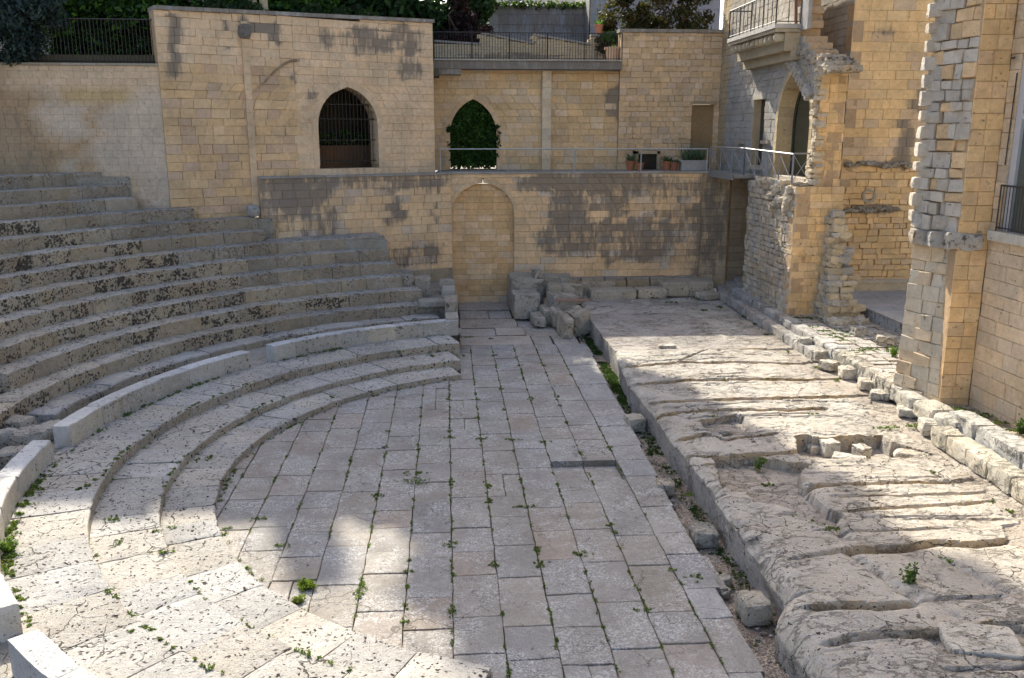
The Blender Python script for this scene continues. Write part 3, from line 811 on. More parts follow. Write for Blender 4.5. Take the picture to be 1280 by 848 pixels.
# gravel and pebbles (nobody could count them)
mb = MB(); rr = random.Random(5)
def pebble(x, y, z, s, col):
    V = []; 
    for (a, b, c) in ((1,0,0),(-1,0,0),(0,1,0),(0,-1,0),(0,0,1),(0,0,-.4)):
        V.append((x + a*s*rr.uniform(.6,1.2), y + b*s*rr.uniform(.6,1.2), z + c*s*rr.uniform(.5,.9)))
    mb.add(V, [(0,2,4),(2,1,4),(1,3,4),(3,0,4),(2,0,5),(1,2,5),(3,1,5),(0,3,5)], col)
GC = [(.55,.50,.42,0),(.45,.36,.27,0),(.60,.56,.50,0),(.38,.27,.19,0),(.5,.42,.33,0)]
allp = [(pp, z) for pp, z in pits]
for poly, zp in allp:
    xs = [p[0] for p in poly]; yy = [p[1] for p in poly]
    area = (max(xs)-min(xs))*(max(yy)-min(yy))
    for _ in range(int(area*90)):
        x = rr.uniform(min(xs), max(xs)); y = rr.uniform(min(yy), max(yy))
        if pip(np.array([x]), np.array([y]), poly)[0] and stageZ(x, y) < zp + .06:
            pebble(x, y, stageZ(x, y), rr.uniform(.006, .022) * (1 if rr.random() < .95 else 2.2), rr.choice(GC))
for _ in range(2600):
    y = rr.uniform(8, 24) if rr.random() < .8 else rr.uniform(24, 31); x = rr.uniform(edgeX(y)+.02, 4.95)
    pebble(x, y, -.18 + rr.uniform(-.03, .03), rr.uniform(.008, .03) * (1 if rr.random() < .93 else 2.2), rr.choice(GC))
for _ in range(500):
    x = rr.uniform(.5, 2.4); y = rr.uniform(31.5, 36.3); pebble(x, y, .04, rr.uniform(.01, .035), rr.choice(GC))
o = mb.build('gravel', M_ROCK); tag(o, 'small pale stones and gravel scattered in the channel and hollows', 'gravel', None, 'stuff')

# kerbs between stage and courtyard
mb = MB(); y = 34.2
rk = random.Random(8)
while y > 24.6:
    L = rk.uniform(.7, 1.1); rock(mb, (kerbX(y-L/2)+.20, y-L/2, .58), (.36, L*.98, .34+rk.uniform(-.02,.02)), R(-1.7), 0, 5, .02, .12, jit((.46,.43,.38), .08, .15)); y -= L
tag(mb.build('kerb', M_ROCK), 'lower grey stone kerb along the far right edge of the stage', 'kerb')
mb = MB(); y = 17.35
while y > 7:
    L = rk.uniform(.62, .95); rock(mb, (kerbX(y-L/2)+.18, y-L/2, .65), (.46, L*.97, .36+rk.uniform(-.03,.02)), R(-1.7), 0, 6, .02, .12, jit((.56,.50,.38), .07, .05)); y -= L
tag(mb.build('kerb', M_ROCK), 'sunlit row of squared yellow blocks edging the stage at lower right', 'kerb')
mb = MB(); y = 34.0
while y > 17.6:
    L = rk.uniform(.5, 1.2) if y > 24 else rk.uniform(.3, .6)
    big = y < 20.2
    if big: L = rk.uniform(.8, 1.2)
    rock(mb, (kerbX(y-L/2)+.64, y-L/2, .74), (.42 if not big else .62, L*.97, .42+rk.uniform(-.03,.02)), R(-1.7), 0, 6, .025, .16 if not big else .25, jit((.48,.46,.42) if y > 24 else (.54,.50,.41), .08, .12)); y -= L
tag(mb.build('kerb', M_ROCK), 'long higher stone kerb that retains the grassy courtyard paving', 'kerb')
mb = MB(); y = 17.7
while y > 7:
    L = rk.uniform(1.1, 1.7); rock(mb, (kerbX(y-L/2)+.72, y-L/2, .86), (.5, L*.97, .46), R(-1.7), 0, 6, .03, .14, jit((.55,.52,.45), .07, .1)); y -= L
INS = mb.build('kerb', M_ROCK); tag(INS, 'upper row of long pale blocks, one with faint carved letters, at the right edge', 'kerb')
# courtyard ground strip and paving with grass in joints
sheet('courtyard_ground', [(kerbX(6)+.8,6),(30,6),(30,32),(kerbX(34.5)+.8,34.5),(11.4,35)], .84, M_EARTH, (.36,.30,.22,0), .9)
mb = MB(); y = 21.0
while y < 28.9:
    L = rk.uniform(.28, .5); x = kerbX(y) + .88
    while x < 14.0:
        W = rk.uniform(.35, .8); slab(mb, x, min(x+W, 14.1), y, y+L, .895 + rk.uniform(-.012, .012), jit((.50,.46,.40), .1, .12), g=.03, th=.08); x += W
    y += L
y = 28.9
while y < 34.0:
    L = rk.uniform(.6, .9); slab(mb, kerbX(y)+.86, 11.75, y, y+L, .89, jit((.42,.39,.34), .1, .2), g=.02); y += L
o = mb.build('courtyard_paving', M_STEP); o['kind'] = 'structure'
# raised court platform
mb = MB()
mb.box(13.95, 22, 25.2, 31.6, .6, 1.26, (.34,.33,.31,.35))
y = 25.2
while y < 31.6:
    L = min(rk.uniform(.5, .8), 31.62 - y); x = 13.93
    while x < 22: 
        W = rk.uniform(.8, 1.5); slab(mb, x, x+W, y, y+L, 1.30+rk.uniform(-.003,.003), jit((.42,.40,.37), .07, .1), g=.006, th=.05, tilt=.001); x += W
    y += L + .001
tag(mb.build('court_platform', M_PAVE), 'raised paved platform in front of the tall golden wall', 'platform')

# ================================================================== WALLS
class Wall:
    def __init__(s, a, b):
        s.O = Vector((a[0], a[1], 0)); v = Vector((b[0]-a[0], b[1]-a[1], 0)); s.L = v.length; s.d = v.normalized(); s.n = Vector((s.d.y, -s.d.x, 0))
    def at(s, u, v):
        r = ray(u, v); t = (s.O - CP).dot(s.n) / r.dot(s.n); p = CP + r*t
        return ((p - s.O).dot(s.d), p.z)
    def pt(s, a, z, off=0.): return s.O + s.d*a + s.n*off + Vector((0, 0, z))
    def ss(s, u): return s.at(u, 166)[0]
    def spots(s, L):
        o = []
        for (u, v, du, dv, am) in L:
            a, z = s.at(u, v); b, z2 = s.at(u+du, v+dv); o.append((a, z, abs(b-a), abs(z2-z), am))
        return o
    def hole(s, u0, u1, vb, vs, va=None):
        a, z0 = s.at(u0, vb); b, _ = s.at(u1, vb); m = (u0+u1)/2
        return Hole(a, b, z0, s.at(m, vs)[1], s.at(m, va)[1] if va is not None else None)
YEL = (.74, .51, .275); YEL2 = (.80, .565, .325); GREY = (.54, .46, .37); ORG = (.73, .475, .235)
WK = 5.36
# lower stained wall: left slanting stretch
LWl = Wall((-6.85, 33.45), (.22, 36.3))
LWr = Wall((.10, 36.4), (11.95, 36.4))
mb = MB()
sp = LWl.spots([(370,235,42,32,.85),(345,270,20,30,.6),(405,300,25,40,.7),(490,240,10,45,.75),(540,240,8,70,.6),(500,265,6,14,.9),(470,225,60,8,.7),(530,225,30,14,.75),(520,320,34,10,.7),(355,225,30,10,.8)])
masonry(mb, LWl.O, LWl.d, LWl.n, 0, LWl.L, lambda s: 2.6 if s < 4.6 else .95, WK-.02, stainer(YEL2, sp, .07, (.68,.52,.36), .2), seed=21, thick=.5)
sp = LWr.spots([(740,228,80,12,.85),(715,250,26,26,.8),(770,245,14,30,.75),(800,300,34,24,.8),(725,298,50,20,.75),(830,235,40,14,.65),(765,280,9,50,.7),(850,290,12,40,.6),(695,280,10,18,.8),(812,255,8,30,.6),(880,300,6,80,.8),(660,230,20,10,.6)])
NI = LWr.hole(566.5, 642.5, 367, 268, 229)
masonry(mb, LWr.O, LWr.d, LWr.n, 0, 10.55, lambda s: 0. if s < 3.2 else .45, WK, stainer(YEL2, sp, .075, (.70,.56,.40), .2), seed=22, thick=.36, holes=[NI], hc=(.24,.31))
masonry(mb, LWr.O + Vector((0,.09,0)), LWr.d, LWr.n, 10.57, LWr.L-.1, .5, WK, stainer((.58,.44,.27), LWr.spots([(893,280,14,60,.7)]), .12), seed=23, thick=.4)
masonry(mb, (.2, 36.60), (1,0), (0,-1), 0, 2.95, 0., 4.95, stainer(ORG, (), .08, YEL2, .45), seed=24, hc=(.22,.28), lc=(.5,.8), thick=.2, out=.007)
voussoirs(mb, LWr.O, LWr.d, LWr.n, NI, .16, .018, .1, (.70,.51,.30), k=12, jamb=False)
# plinth courses
a, b = LWl.ss(492), LWl.L
s_ = a
while s_ < b:
    L = rk.uniform(.5, .9); e = min(s_+L, b); mb.obox(LWl.pt(s_+.005, 1.0, .08), LWl.d*(e-s_-.01), LWl.n*-.2, (0,0,.55+rk.uniform(-.01,.01)), jit((.42,.35,.24), .1, .5)); s_ = e
s_ = 3.15
while s_ < 10.5:
    L = rk.uniform(.7, 1.3); e = min(s_+L, 10.5)
    rock(mb, tuple(LWr.pt((s_+e)/2, .72, .12)), ((e-s_)*.985, .5, .52), 0, 0, 5, .015, .08, jit((.42,.34,.23), .08, .3))
    rock(mb, tuple(LWr.pt((s_+e)/2, 1.02, .06)), ((e-s_)*.985, .42, .14), 0, 0, 5, .01, .1, jit((.38,.34,.28), .08, .5)); s_ = e
tag(mb.build('stained_wall', M_WALL), 'lower yellow stone wall with grey weather stains and a blind arched recess', 'wall')
# coping and walkway
mb = MB()
for W_, a, b, z in ((LWl, 0, LWl.L, WK-.02), (LWr, 0, LWr.L-.1, WK)):
    s_ = a
    while s_ < b:
        e = min(s_ + rk.uniform(.7, 1.4), b)
        mb.obox(W_.pt(s_+.004, z+.004, .07), W_.d*(e-s_-.008), W_.n*-.42, (0,0,.07+rk.uniform(-.008,.008)), jit((.38,.35,.30), .12, .35)); s_ = e
tag(mb.build('coping', M_WALL), 'thin grey stone coping along the top of the stained lower wall', 'coping')
sheet('walkway', [(-6.7,33.6),(.2,36.6),(12.2,36.6),(12.2,41.2),(-.2,41.2),(-.4,37.9),(-7.2,34.2)], WK+.03, M_STEP, (.40,.36,.30,.1), .25)

# tall wall with the gated arch
ULa = Wall((-9.72, 32.22), (-.42, 37.6))
zt0 = ULa.at(190, 12)[1]; zt1 = ULa.at(541, 29)[1]
ztop = lambda s: zt0 + (zt1-zt0) * s / ULa.L
A1 = ULa.hole(400, 474, 207, 158, 109)
sp = ULa.spots([(221,35,12,20,.95),(218,72,8,20,.95),(281,45,7,18,.85),(311,30,9,16,1.),(342,38,5,20,.9),(352,50,8,10,.9),(407,50,6,14,.8),(456,50,24,18,.85),(508,50,19,18,.8),(512,85,12,16,.8),(372,95,9,9,.7),(385,120,12,12,.6),(215,130,40,60,.25),(345,165,16,6,.5),(450,45,60,8,.5)])
def ulcol():
    f0 = stainer((.80,.58,.355), sp, .045); f1 = stainer(YEL, sp, .08, (.66,.46,.29), .3)
    sc = ULa.ss(375); sr = ULa.ss(320)
    def f(s, z, r):
        if s > sc or z > zt0 - 1.6 - .25*max(0, s-sr): return f0(s, z, r)
        return f1(s, z, r)
    f.vert = f1.vert
    return f
mb = MB(); sr = ULa.ss(321)
masonry(mb, ULa.O, ULa.d, ULa.n, 0, ULa.ss(372), lambda s: 3.0 if s < sr else WK, ztop, ulcol(), seed=31, holes=[A1], thick=.7, out=.022, inpl=.006)
masonry(mb, ULa.O, ULa.d, ULa.n, ULa.ss(372)+.003, ULa.L, WK, ztop, ulcol(), seed=32, holes=[A1], thick=.7, hc=(.27,.31), lc=(.5,.85), out=.006, gap=.007)
voussoirs(mb, ULa.O, ULa.d, ULa.n, A1, .24, .015, .72, (.76,.555,.345), k=8, hj=.4)
# pilaster strip, faint relieving arch, cap stones
z = 4.3; sp0, sp1 = ULa.ss(309), ULa.ss(317)
while z < ULa.at(313, 42)[1]:
    h = rk.uniform(.3, .55); mb.obox(ULa.pt(sp0, z+.005, .11), ULa.d*(sp1-sp0), ULa.n*-.12, (0,0,h-.01), jit((.74,.54,.33), .1, .1 if z < 10.5 else .6)); z += h
rock(mb, tuple(ULa.pt((sp0+sp1)/2, ULa.at(313, 40)[1], .08)), (.42,.3,.5), R(30), 0, 5, .04, .3, (.2,.19,.17,.9))
for k in range(14):
    t = k/13; u = 324 + 44*t; v = 112 - 34*math.sin(t*math.pi/2); a, z = ULa.at(u, v)
    mb.obox(ULa.pt(a, z, .03), ULa.d*.2 + Vector((0,0,.17*(1-t)+.02)), ULa.n*-.05, Vector((0,0,.1)), jit((.50,.36,.22), .1, .1))
s_ = 0
while s_ < ULa.L:
    e = min(s_ + rk.uniform(.6, 1.1), ULa.L+.05)
    mb.obox(ULa.pt(s_+.004, ztop(s_)+.003, .09), ULa.d*(e-s_-.008)+Vector((0,0,ztop(e)-ztop(s_))), ULa.n*-.95, (0,0,.13), jit((.36,.33,.28), .12, .6)); s_ = e
mb.obox(ULa.pt(ULa.L-.02, WK, -.02), ULa.d*.03, ULa.n*-1.6, (0,0,zt1-WK), (.50,.39,.24,.1))
tag(mb.build('arched_garden_wall', M_WALL), 'tall yellow block wall with a pointed arch closed by an iron grille', 'wall')
# little square holes
# grille
gr = empty('iron_gate', tuple(ULa.pt(A1.c, A1.z0, -.25))); tag(gr, 'black iron grille closing the pointed arch on the left', 'gate')
mb = MB(); k = 0; s_ = A1.c - A1.w + .06
while s_ < A1.c + A1.w:
    z = A1.zs
    dx = abs(s_ - A1.c); zz = A1.z0
    while arch_half(A1.w, A1.zs, A1.za, zz) > dx and zz < A1.za: zz += .03
    mb.bar(ULa.pt(s_, A1.z0+.02, -.25), ULa.pt(s_, zz, -.25), .013, (.05,.045,.04,0), 5); s_ += .155
mb.build('bars', M_IRON, gr)
mb = MB()
for zz in (.15, .95, 1.75, 2.3):
    h = arch_half(A1.w, A1.zs, A1.za, A1.z0+zz); mb.bar(ULa.pt(A1.c-h, A1.z0+zz, -.25), ULa.pt(A1.c+h, A1.z0+zz, -.25), .02, (.05,.045,.04,0), 5)
mb.build('crossbar', M_IRON, gr)
# roofed dark box added behind the gate to keep the opening dark
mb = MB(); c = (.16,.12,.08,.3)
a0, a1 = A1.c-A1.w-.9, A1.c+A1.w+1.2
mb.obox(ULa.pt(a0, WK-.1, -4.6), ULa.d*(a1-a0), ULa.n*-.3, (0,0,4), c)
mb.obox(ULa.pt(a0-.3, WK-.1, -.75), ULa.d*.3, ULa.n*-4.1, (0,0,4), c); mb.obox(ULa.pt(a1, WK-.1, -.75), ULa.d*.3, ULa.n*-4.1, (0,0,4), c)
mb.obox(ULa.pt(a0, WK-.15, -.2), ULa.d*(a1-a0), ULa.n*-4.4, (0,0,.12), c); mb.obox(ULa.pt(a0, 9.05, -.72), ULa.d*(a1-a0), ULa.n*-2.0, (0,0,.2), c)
mb.build('gate_dark_box', M_WALL)['kind'] = 'structure'
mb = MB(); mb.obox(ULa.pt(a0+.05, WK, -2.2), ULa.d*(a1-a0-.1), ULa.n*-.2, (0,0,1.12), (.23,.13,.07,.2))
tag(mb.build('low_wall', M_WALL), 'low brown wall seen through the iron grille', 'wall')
mb = MB(); cs = [tuple(ULa.pt(a0 + (a1-a0)*(i+.5)/9, WK+1.25+rk.uniform(0,.5), -3.0+rk.uniform(-.3,.3))) for i in range(9)] + [tuple(ULa.pt(A1.c+rk.uniform(-.8,.8), WK+2.0+rk.uniform(0,.9), -3.6)) for _ in range(6)]
leaves(mb, cs, [.38]*len(cs), 1600, .11, [(.10,.20,.03),(.05,.11,.02),(.16,.28,.04)], seed=3)
tag(mb.build('shrub', M_LEAF), 'bright leafy shrub behind the iron grille', 'shrub')

# plastered wall at left
LL = Wall((-20.5, 32.0), (-9.72, 32.3))
zl = LL.at(90, 82)[1]
pl_sp = []
def llraw(s, z):
    w = fbm(np.array([[s*.55, z*.8, 3.3]]), 1.0, 3, 91)[0]
    sa, sb = LL.ss(50), LL.ss(175)
    t = (s - sa) / (sb - sa); zz = (z - 5.6) / (zl - 5.6)
    w2 = fbm(np.array([[s*1.5, z*2.2, 1.3]]), 1.0, 3, 17)[0]
    plast = w*1.1 + w2*.45 + (t - .45) - max(0, .25-zz)*.3
    if zz > .80: c = (.72,.53,.34)
    elif plast > -.02: c = (.67,.53,.38)
    elif plast > -.28: c = (.56,.37,.20)
    else: c = (.46,.32,.19)
    if .68 < zz <= .80 and .25 < t < .95 and w > -.3: c = (.56,.38,.17)
    st = .05 + (.35 if t < .1 and zz < .6 else 0)
    return (c[0], c[1], c[2], st)
def llcol(s, z, r):
    k = 1 + r.uniform(-.04, .04); return (k, k, k)
_llc = {}
def llq(s, z):
    k = (round(s/.15), round(z/.15))
    if k not in _llc: _llc[k] = llraw(k[0]*.15, k[1]*.15)
    return _llc[k]
def _v(s, z, b, kk):
    a = [llq(s+dx, z+dz) for dx, dz in ((0,0),(.15,0),(-.15,0),(0,.15),(0,-.15))]
    return tuple(sum(q[i] for q in a)/5*b[0] for i in range(3)) + (a[0][3],)
llcol.vert = _v
mb = MB(); masonry(mb, LL.O, LL.d, LL.n, 0, LL.L, 3.2, zl, llcol, seed=41, thick=.5, out=.003, gap=.003, bev=.003, hc=(.22,.27), lc=(.3,.5), mortar=(.52,.43,.30))
s_ = 0
while s_ < LL.L:
    e = min(s_ + rk.uniform(.7, 1.2), LL.L); mb.obox(LL.pt(s_+.003, zl+.002, .06), LL.d*(e-s_-.006), LL.n*-.6, (0,0,.08), jit((.40,.34,.25), .1, .4)); s_ = e
tag(mb.build('plastered_wall', M_WALL), 'left wall with patchy pale plaster over brown stones below dark trees', 'wall')

# wall with ivy arch, slab and block with walled-up door
UM = Wall((-.5, 40.0), (7.72, 40.0)); UR = Wall((7.72, 39.85), (12.25, 39.85))
A2 = UM.hole(563, 621, 208, 168, 124)
mb = MB()
masonry(mb, UM.O, UM.d, UM.n, 0, UM.L, WK, 9.64, stainer((.74,.52,.28), UM.spots([(768,130,8,22,.9),(560,200,20,10,.4)]), .1, (.73,.55,.35), .3), seed=51, holes=[A2], thick=.7, out=.012)
voussoirs(mb, UM.O, UM.d, UM.n, A2, .22, .02, .6, (.74,.53,.31), k=7, hj=.35)
a, b = UM.ss(677), UM.ss(688); z = WK
while z < 9.6:
    h = min(rk.uniform(.35,.5), 9.62-z); mb.obox(UM.pt(a, z+.004, .22), UM.d*(b-a), UM.n*-.25, (0,0,h-.008), jit((.74,.60,.41), .07)); z += h
mb.box(-.45, 7.7, 39.25, 40.1, 9.66, 9.99, (.34,.32,.28,.75))
mb.box(-.43, .75, 39.3, 40.0, 9.42, 9.655, (.36,.33,.28,.6))
x = -.4
while x < 7.6: 
    e = min(x + rk.uniform(.5, 1.), 7.66); mb.box(x, e-.02, 39.16, 39.6, 9.995, 10.03+rk.uniform(0,.02), jit((.46,.43,.38), .12, .2)); x = e
tag(mb.build('recessed_wall', M_WALL), 'recessed yellow wall with an ivy filled pointed arch under a grey ledge', 'wall')
DR = UR.hole(862, 889, 207, 131)
mb = MB()
masonry(mb, UR.O, UR.d, UR.n, 0, UR.L, WK, UR.at(830, 41)[1], stainer((.70,.50,.29), UR.spots([(800,50,60,6,.35),(780,130,10,60,.25)]), .13, (.71,.53,.35), .35), seed=52, holes=[DR], thick=.6, out=.022, inpl=.012, hc=(.2,.3), lc=(.25,.6))
mb.obox(UR.pt(DR.c-DR.w, DR.z0, -.14), UR.d*(2*DR.w), UR.n*-.2, (0,0,DR.zs-DR.z0), (.36,.24,.12,.15))
mb.obox(UR.pt(DR.c-DR.w-.1, DR.zs+.002, .05), UR.d*(2*DR.w+.2), UR.n*-.1, (0,0,.12), (.46,.36,.22,.1))
mb.obox(UR.pt(-.08, UR.at(830, 41)[1], .1), UR.d*(UR.L+.1), UR.n*-.7, (0,0,.14), (.34,.31,.26,.6))
wd = mb.build('block_wall', M_WALL); tag(wd, 'rough yellow wall block with a walled-up brown doorway', 'wall')
mb = MB(); cs = []
zz = A2.z0 + .1
while zz < A2.za - .1:
    h = arch_half(A2.w, A2.zs, A2.za, zz) - .12; q = -h
    while q <= h + .01: cs.append(tuple(UM.pt(A2.c + q, zz, -.12 - rk.random()*.18))); q += .24
    zz += .22
leaves(mb, cs, [.22]*len(cs), 11000, .10, [(.05,.12,.02),(.075,.16,.028),(.035,.08,.018)], seed=9)
for k in range(16):
    sg = rk.choice((-1,1)); zz = rk.uniform(A2.z0, A2.zs+.6); h = arch_half(A2.w, A2.zs, A2.za, zz)
    p = UM.pt(A2.c + sg*(h + rk.uniform(-.05,.12)), zz, .03); leaves(mb, [tuple(p)], [.12], 26, .08, [(.03,.07,.015)], seed=100+k)
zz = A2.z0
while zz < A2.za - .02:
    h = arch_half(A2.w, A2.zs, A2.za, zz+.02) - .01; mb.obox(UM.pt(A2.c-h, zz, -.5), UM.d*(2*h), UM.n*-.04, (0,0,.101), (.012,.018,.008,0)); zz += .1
tag(mb.build('ivy', M_LEAF), 'dark green ivy filling the pointed arch in the recessed wall', 'ivy')
#@@PART3
# ================================================================== RIGHT SIDE
DK = (.06,.055,.05,0)
# tower base: rough west face coloured as shade, south face as bounced light
mb = MB()
TW = Wall((11.6, 33.5), (11.6, 28.8)); TS = Wall((11.6, 28.8), (13.25, 28.8))
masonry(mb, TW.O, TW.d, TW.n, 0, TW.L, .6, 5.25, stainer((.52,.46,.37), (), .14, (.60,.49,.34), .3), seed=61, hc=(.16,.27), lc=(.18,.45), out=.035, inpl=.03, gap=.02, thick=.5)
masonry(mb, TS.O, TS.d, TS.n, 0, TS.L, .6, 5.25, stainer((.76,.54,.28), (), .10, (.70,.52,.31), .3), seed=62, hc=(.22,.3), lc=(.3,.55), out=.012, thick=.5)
mb.box(11.63, 13.2, 28.85, 33.45, 5.1, 5.2, (.4,.35,.27,.2)); mb.box(11.62, 13.2, 33.3, 33.49, .6, 5.2, (.38,.33,.25,.3))
for k in range(16):
    rock(mb, (11.55+rk.uniform(0,.7), 28.9+rk.random()*.5+k*.27, 5.30), (rk.uniform(.3,.5), rk.uniform(.3,.45), rk.uniform(.10,.2)), R(rk.uniform(-20,20)), 0, 4, .03, .2, jit((.52,.46,.36), .1, .15))
for k in range(14):   # torn masonry below the ledge
    rock(mb, (11.56, 29.0+rk.random()*2.4, 4.4+rk.random()*.8), (.22, rk.uniform(.2,.35), rk.uniform(.15,.25)), 0, 0, 4, .03, .2, jit((.55,.49,.38), .1, .1))
tag(mb.build('tower_base', M_RUB), 'rough stone tower base with grey rubble side below the metal railing', 'tower')
# ruined wall stub in front
mb = MB()
z = .82
while z < 4.3:
    q = (z - .8) / 3.5; y0 = 27.55 + 1.0*q**.6; x1 = 13.45 - .5*q
    h = rk.uniform(.14, .26); y = 29.1
    while y > y0:
        L = rk.uniform(.25, .5); x = 12.45 + .12*rk.random() + .25*q
        while x < x1 + rk.uniform(-.15, .1):
            W = rk.uniform(.25, .5)
            rock(mb, (x+W/2, y-L/2, z+h/2), (W*1.02, L*1.02, h*1.04), R(rk.uniform(-8,8)), R(rk.uniform(-3,3)), 4, .03, .17, jit((.56,.47,.32) if rk.random() < .7 else (.47,.44,.38), .12, .1)); x += W
        y -= L
    z += h
for k in range(14): rock(mb, (12.5+rk.random()*1.2, 27.2+rk.random()*.6, .9+rk.random()*.1), (.35,.3,.22), R(rk.uniform(0,90)), 0, 4, .04, .3, jit((.55,.49,.38), .12, .1))
tag(mb.build('ruined_wall_stub', M_RUB), 'ragged broken end of a ruined stone wall beside the tower base', 'ruin')

# upper west wall with arch window
UW = Wall((12.25, 40.0), (12.25, 29.0))
AW = UW.hole(968, 1008, 218, 150, 103); SW = UW.hole(938, 951.5, 206, 125)
AW.zs -= .2; AW.za = AW.zs + 1.95
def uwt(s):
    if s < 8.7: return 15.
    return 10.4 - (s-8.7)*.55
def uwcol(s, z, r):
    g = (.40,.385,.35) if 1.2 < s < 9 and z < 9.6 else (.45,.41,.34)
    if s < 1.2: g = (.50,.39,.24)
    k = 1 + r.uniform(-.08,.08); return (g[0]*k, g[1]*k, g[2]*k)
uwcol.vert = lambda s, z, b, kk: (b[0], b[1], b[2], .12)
mb = MB()
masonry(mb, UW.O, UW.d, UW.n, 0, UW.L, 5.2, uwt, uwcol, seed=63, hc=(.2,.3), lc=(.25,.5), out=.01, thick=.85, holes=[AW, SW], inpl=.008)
# reveal lining (jambs facing the camera, bounced light put into their yellow)
for (H, c) in ((AW, (.60,.46,.26,.02)), (SW, (.56,.44,.27,.02))):
    a = H.c - H.w
    mb.obox(UW.pt(a-.04, H.z0, -.0), UW.d*.045, UW.n*-.8, (0,0,H.zs-H.z0), c)
    mb.obox(UW.pt(a-.1, H.z0-.16, .12), UW.d*(2*H.w+.2), UW.n*-.4, (0,0,.15), (.50,.46,.38,.1))
voussoirs(mb, UW.O, UW.d, UW.n, AW, .22, .025, .8, (.58,.46,.28), k=8, hj=.35)
mb.obox(UW.pt(SW.c-SW.w-.1, SW.zs+.003, .03), UW.d*(2*SW.w+.2), UW.n*-.6, (0,0,.2), (.5,.46,.38,.1))
for u in (927, 958):
    a, z = UW.at(u, 180); mb.obox(UW.pt(a-.45, z, .10), UW.d*.8, UW.n*-.1, (0,0,.12), (.46,.40,.31,.1))
# south end face, its gold standing in for bounced light
TE = Wall((12.25, 28.98), (13.15, 28.98))
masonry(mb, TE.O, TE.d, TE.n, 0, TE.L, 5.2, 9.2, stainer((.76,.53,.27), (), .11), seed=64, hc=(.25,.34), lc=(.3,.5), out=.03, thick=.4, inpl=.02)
for k in range(46):   # torn pier edge
    z = 5.4 + k*.09
    rock(mb, (12.28+rk.uniform(0,.12), 29.12+rk.uniform(-.08,.22), z), (rk.uniform(.25,.4), rk.uniform(.25,.4), rk.uniform(.10,.2)), R(rk.uniform(-6,6)), 0, 4, .015, .08, jit((.62,.52,.37) if k % 3 else (.50,.45,.37), .12, .2))
tag(mb.build('arch_window_house', M_RUB), 'grey and yellow upper wall with a tall arched window and a narrow slit window', 'building')
H_ = bpy.data.objects['arch_window_house']
mb = MB(); mb.obox(UW.pt(AW.c-AW.w, AW.z0, -.62), UW.d*(2*AW.w), UW.n*-.03, (0,0,AW.za-AW.z0), (.055,.065,.045,0))
mb.build('arch_pane', M_GLASS, H_)
mb = MB(); mb.obox(UW.pt(SW.c-SW.w, SW.z0, -.3), UW.d*(2*SW.w), UW.n*-.03, (0,0,SW.zs-SW.z0), (.03,.035,.035,0)); mb.build('slit_pane', M_GLASS, H_)
mb = MB(); n_ = 10; pr = None
for k in range(n_*2+1):
    t = k/(n_*2); zz = AW.zs + (AW.za-AW.zs-.02)*(1-abs(2*t-1)); s_ = AW.c + (-1 if t < .5 else 1)*arch_half(AW.w-.03, AW.zs, AW.za, zz)
    p = UW.pt(s_, zz, -.58)
    if pr is not None: mb.bar(pr, p, .025, DK)
    pr = p
for sg in (-1, 1): mb.bar(UW.pt(AW.c+sg*(AW.w-.03), AW.z0, -.58), UW.pt(AW.c+sg*(AW.w-.03), AW.zs, -.58), .025, DK)
mb.bar(UW.pt(AW.c+.25, AW.z0, -.58), UW.pt(AW.c+.25, AW.zs+1.0, -.58), .02, DK)
mb.build('window_frame', M_METAL, H_)

# balcony
bal = empty('balcony', (11.8, 33.5, 10.3)); tag(bal, 'small stone balcony with grey railing on a row of rounded corbels', 'balcony')
mb = MB(); mb.box(11.28, 12.24, 30.9, 36.1, 10.48, 10.62, (.52,.50,.46,.1)); mb.box(11.33, 12.24, 30.95, 36.05, 10.36, 10.477, (.44,.38,.28,.2)); mb.build('slab', M_WALL, bal)
for k in range(11):
    mb = MB(); y = 31.2 + k*.46
    rock(mb, (11.75, y, 10.2), (.75, .24, .28), 0, R(0), 5, .02, .35, jit((.46,.40,.29), .1, .2)); rock(mb, (11.95, y, 9.95), (.45, .22, .28), 0, 0, 5, .02, .35, jit((.44,.38,.27), .1, .2))
    mb.build('corbel', M_WALL, bal)
mb = MB(); mb.box(11.7, 12.24, 31.0, 36.0, 9.75, 10.35, (.42,.35,.24,.2)); mb.box(11.95, 12.245, 31.0, 36.0, 9.45, 9.75, (.44,.37,.25,.2)); mb.build('corbel_table', M_WALL, bal)
def railing(mb, pts, h, post=1.0, bars=.115, r=.010, col=DK, xb=False, mid=False, z0=0.03):
    for a, b in zip(pts[:-1], pts[1:]):
        a = Vector(a); b = Vector(b); L = (b-a).length; d = (b-a)/L; U = Vector((0,0,1))
        mb.bar(a+U*h, b+U*h, r*1.8, col)
        if bars: mb.bar(a+U*(z0+.05), b+U*(z0+.05), r*1.3, col)
        if mid: mb.bar(a+U*h*.55, b+U*h*.55, r, col)
        n = max(1, round(L/post))
        for i in range(n+1): mb.bar(a+d*L*i/n, a+d*L*i/n+U*h, r*1.8, col)
        if xb:
            for i in range(n):
                p, q = a+d*L*i/n, a+d*L*(i+1)/n
                mb.bar(p+U*.08, q+U*(h-.05), r*.9, col); mb.bar(q+U*.08, p+U*(h-.05), r*.9, col)
        if bars:
            m = int(L/bars)
            for i in range(1, m): mb.bar(a+d*L*i/m+U*z0, a+d*L*i/m+U*h, r, col)
GRAYM = (.07,.075,.08,0)
mb = MB(); railing(mb, [(12.2,36.05,10.62),(11.33,36.05,10.62),(11.33,30.95,10.62),(12.2,30.95,10.62)], 1.05, 1.2, .40, .014, GRAYM); mb.build('railing', M_METAL, bal)
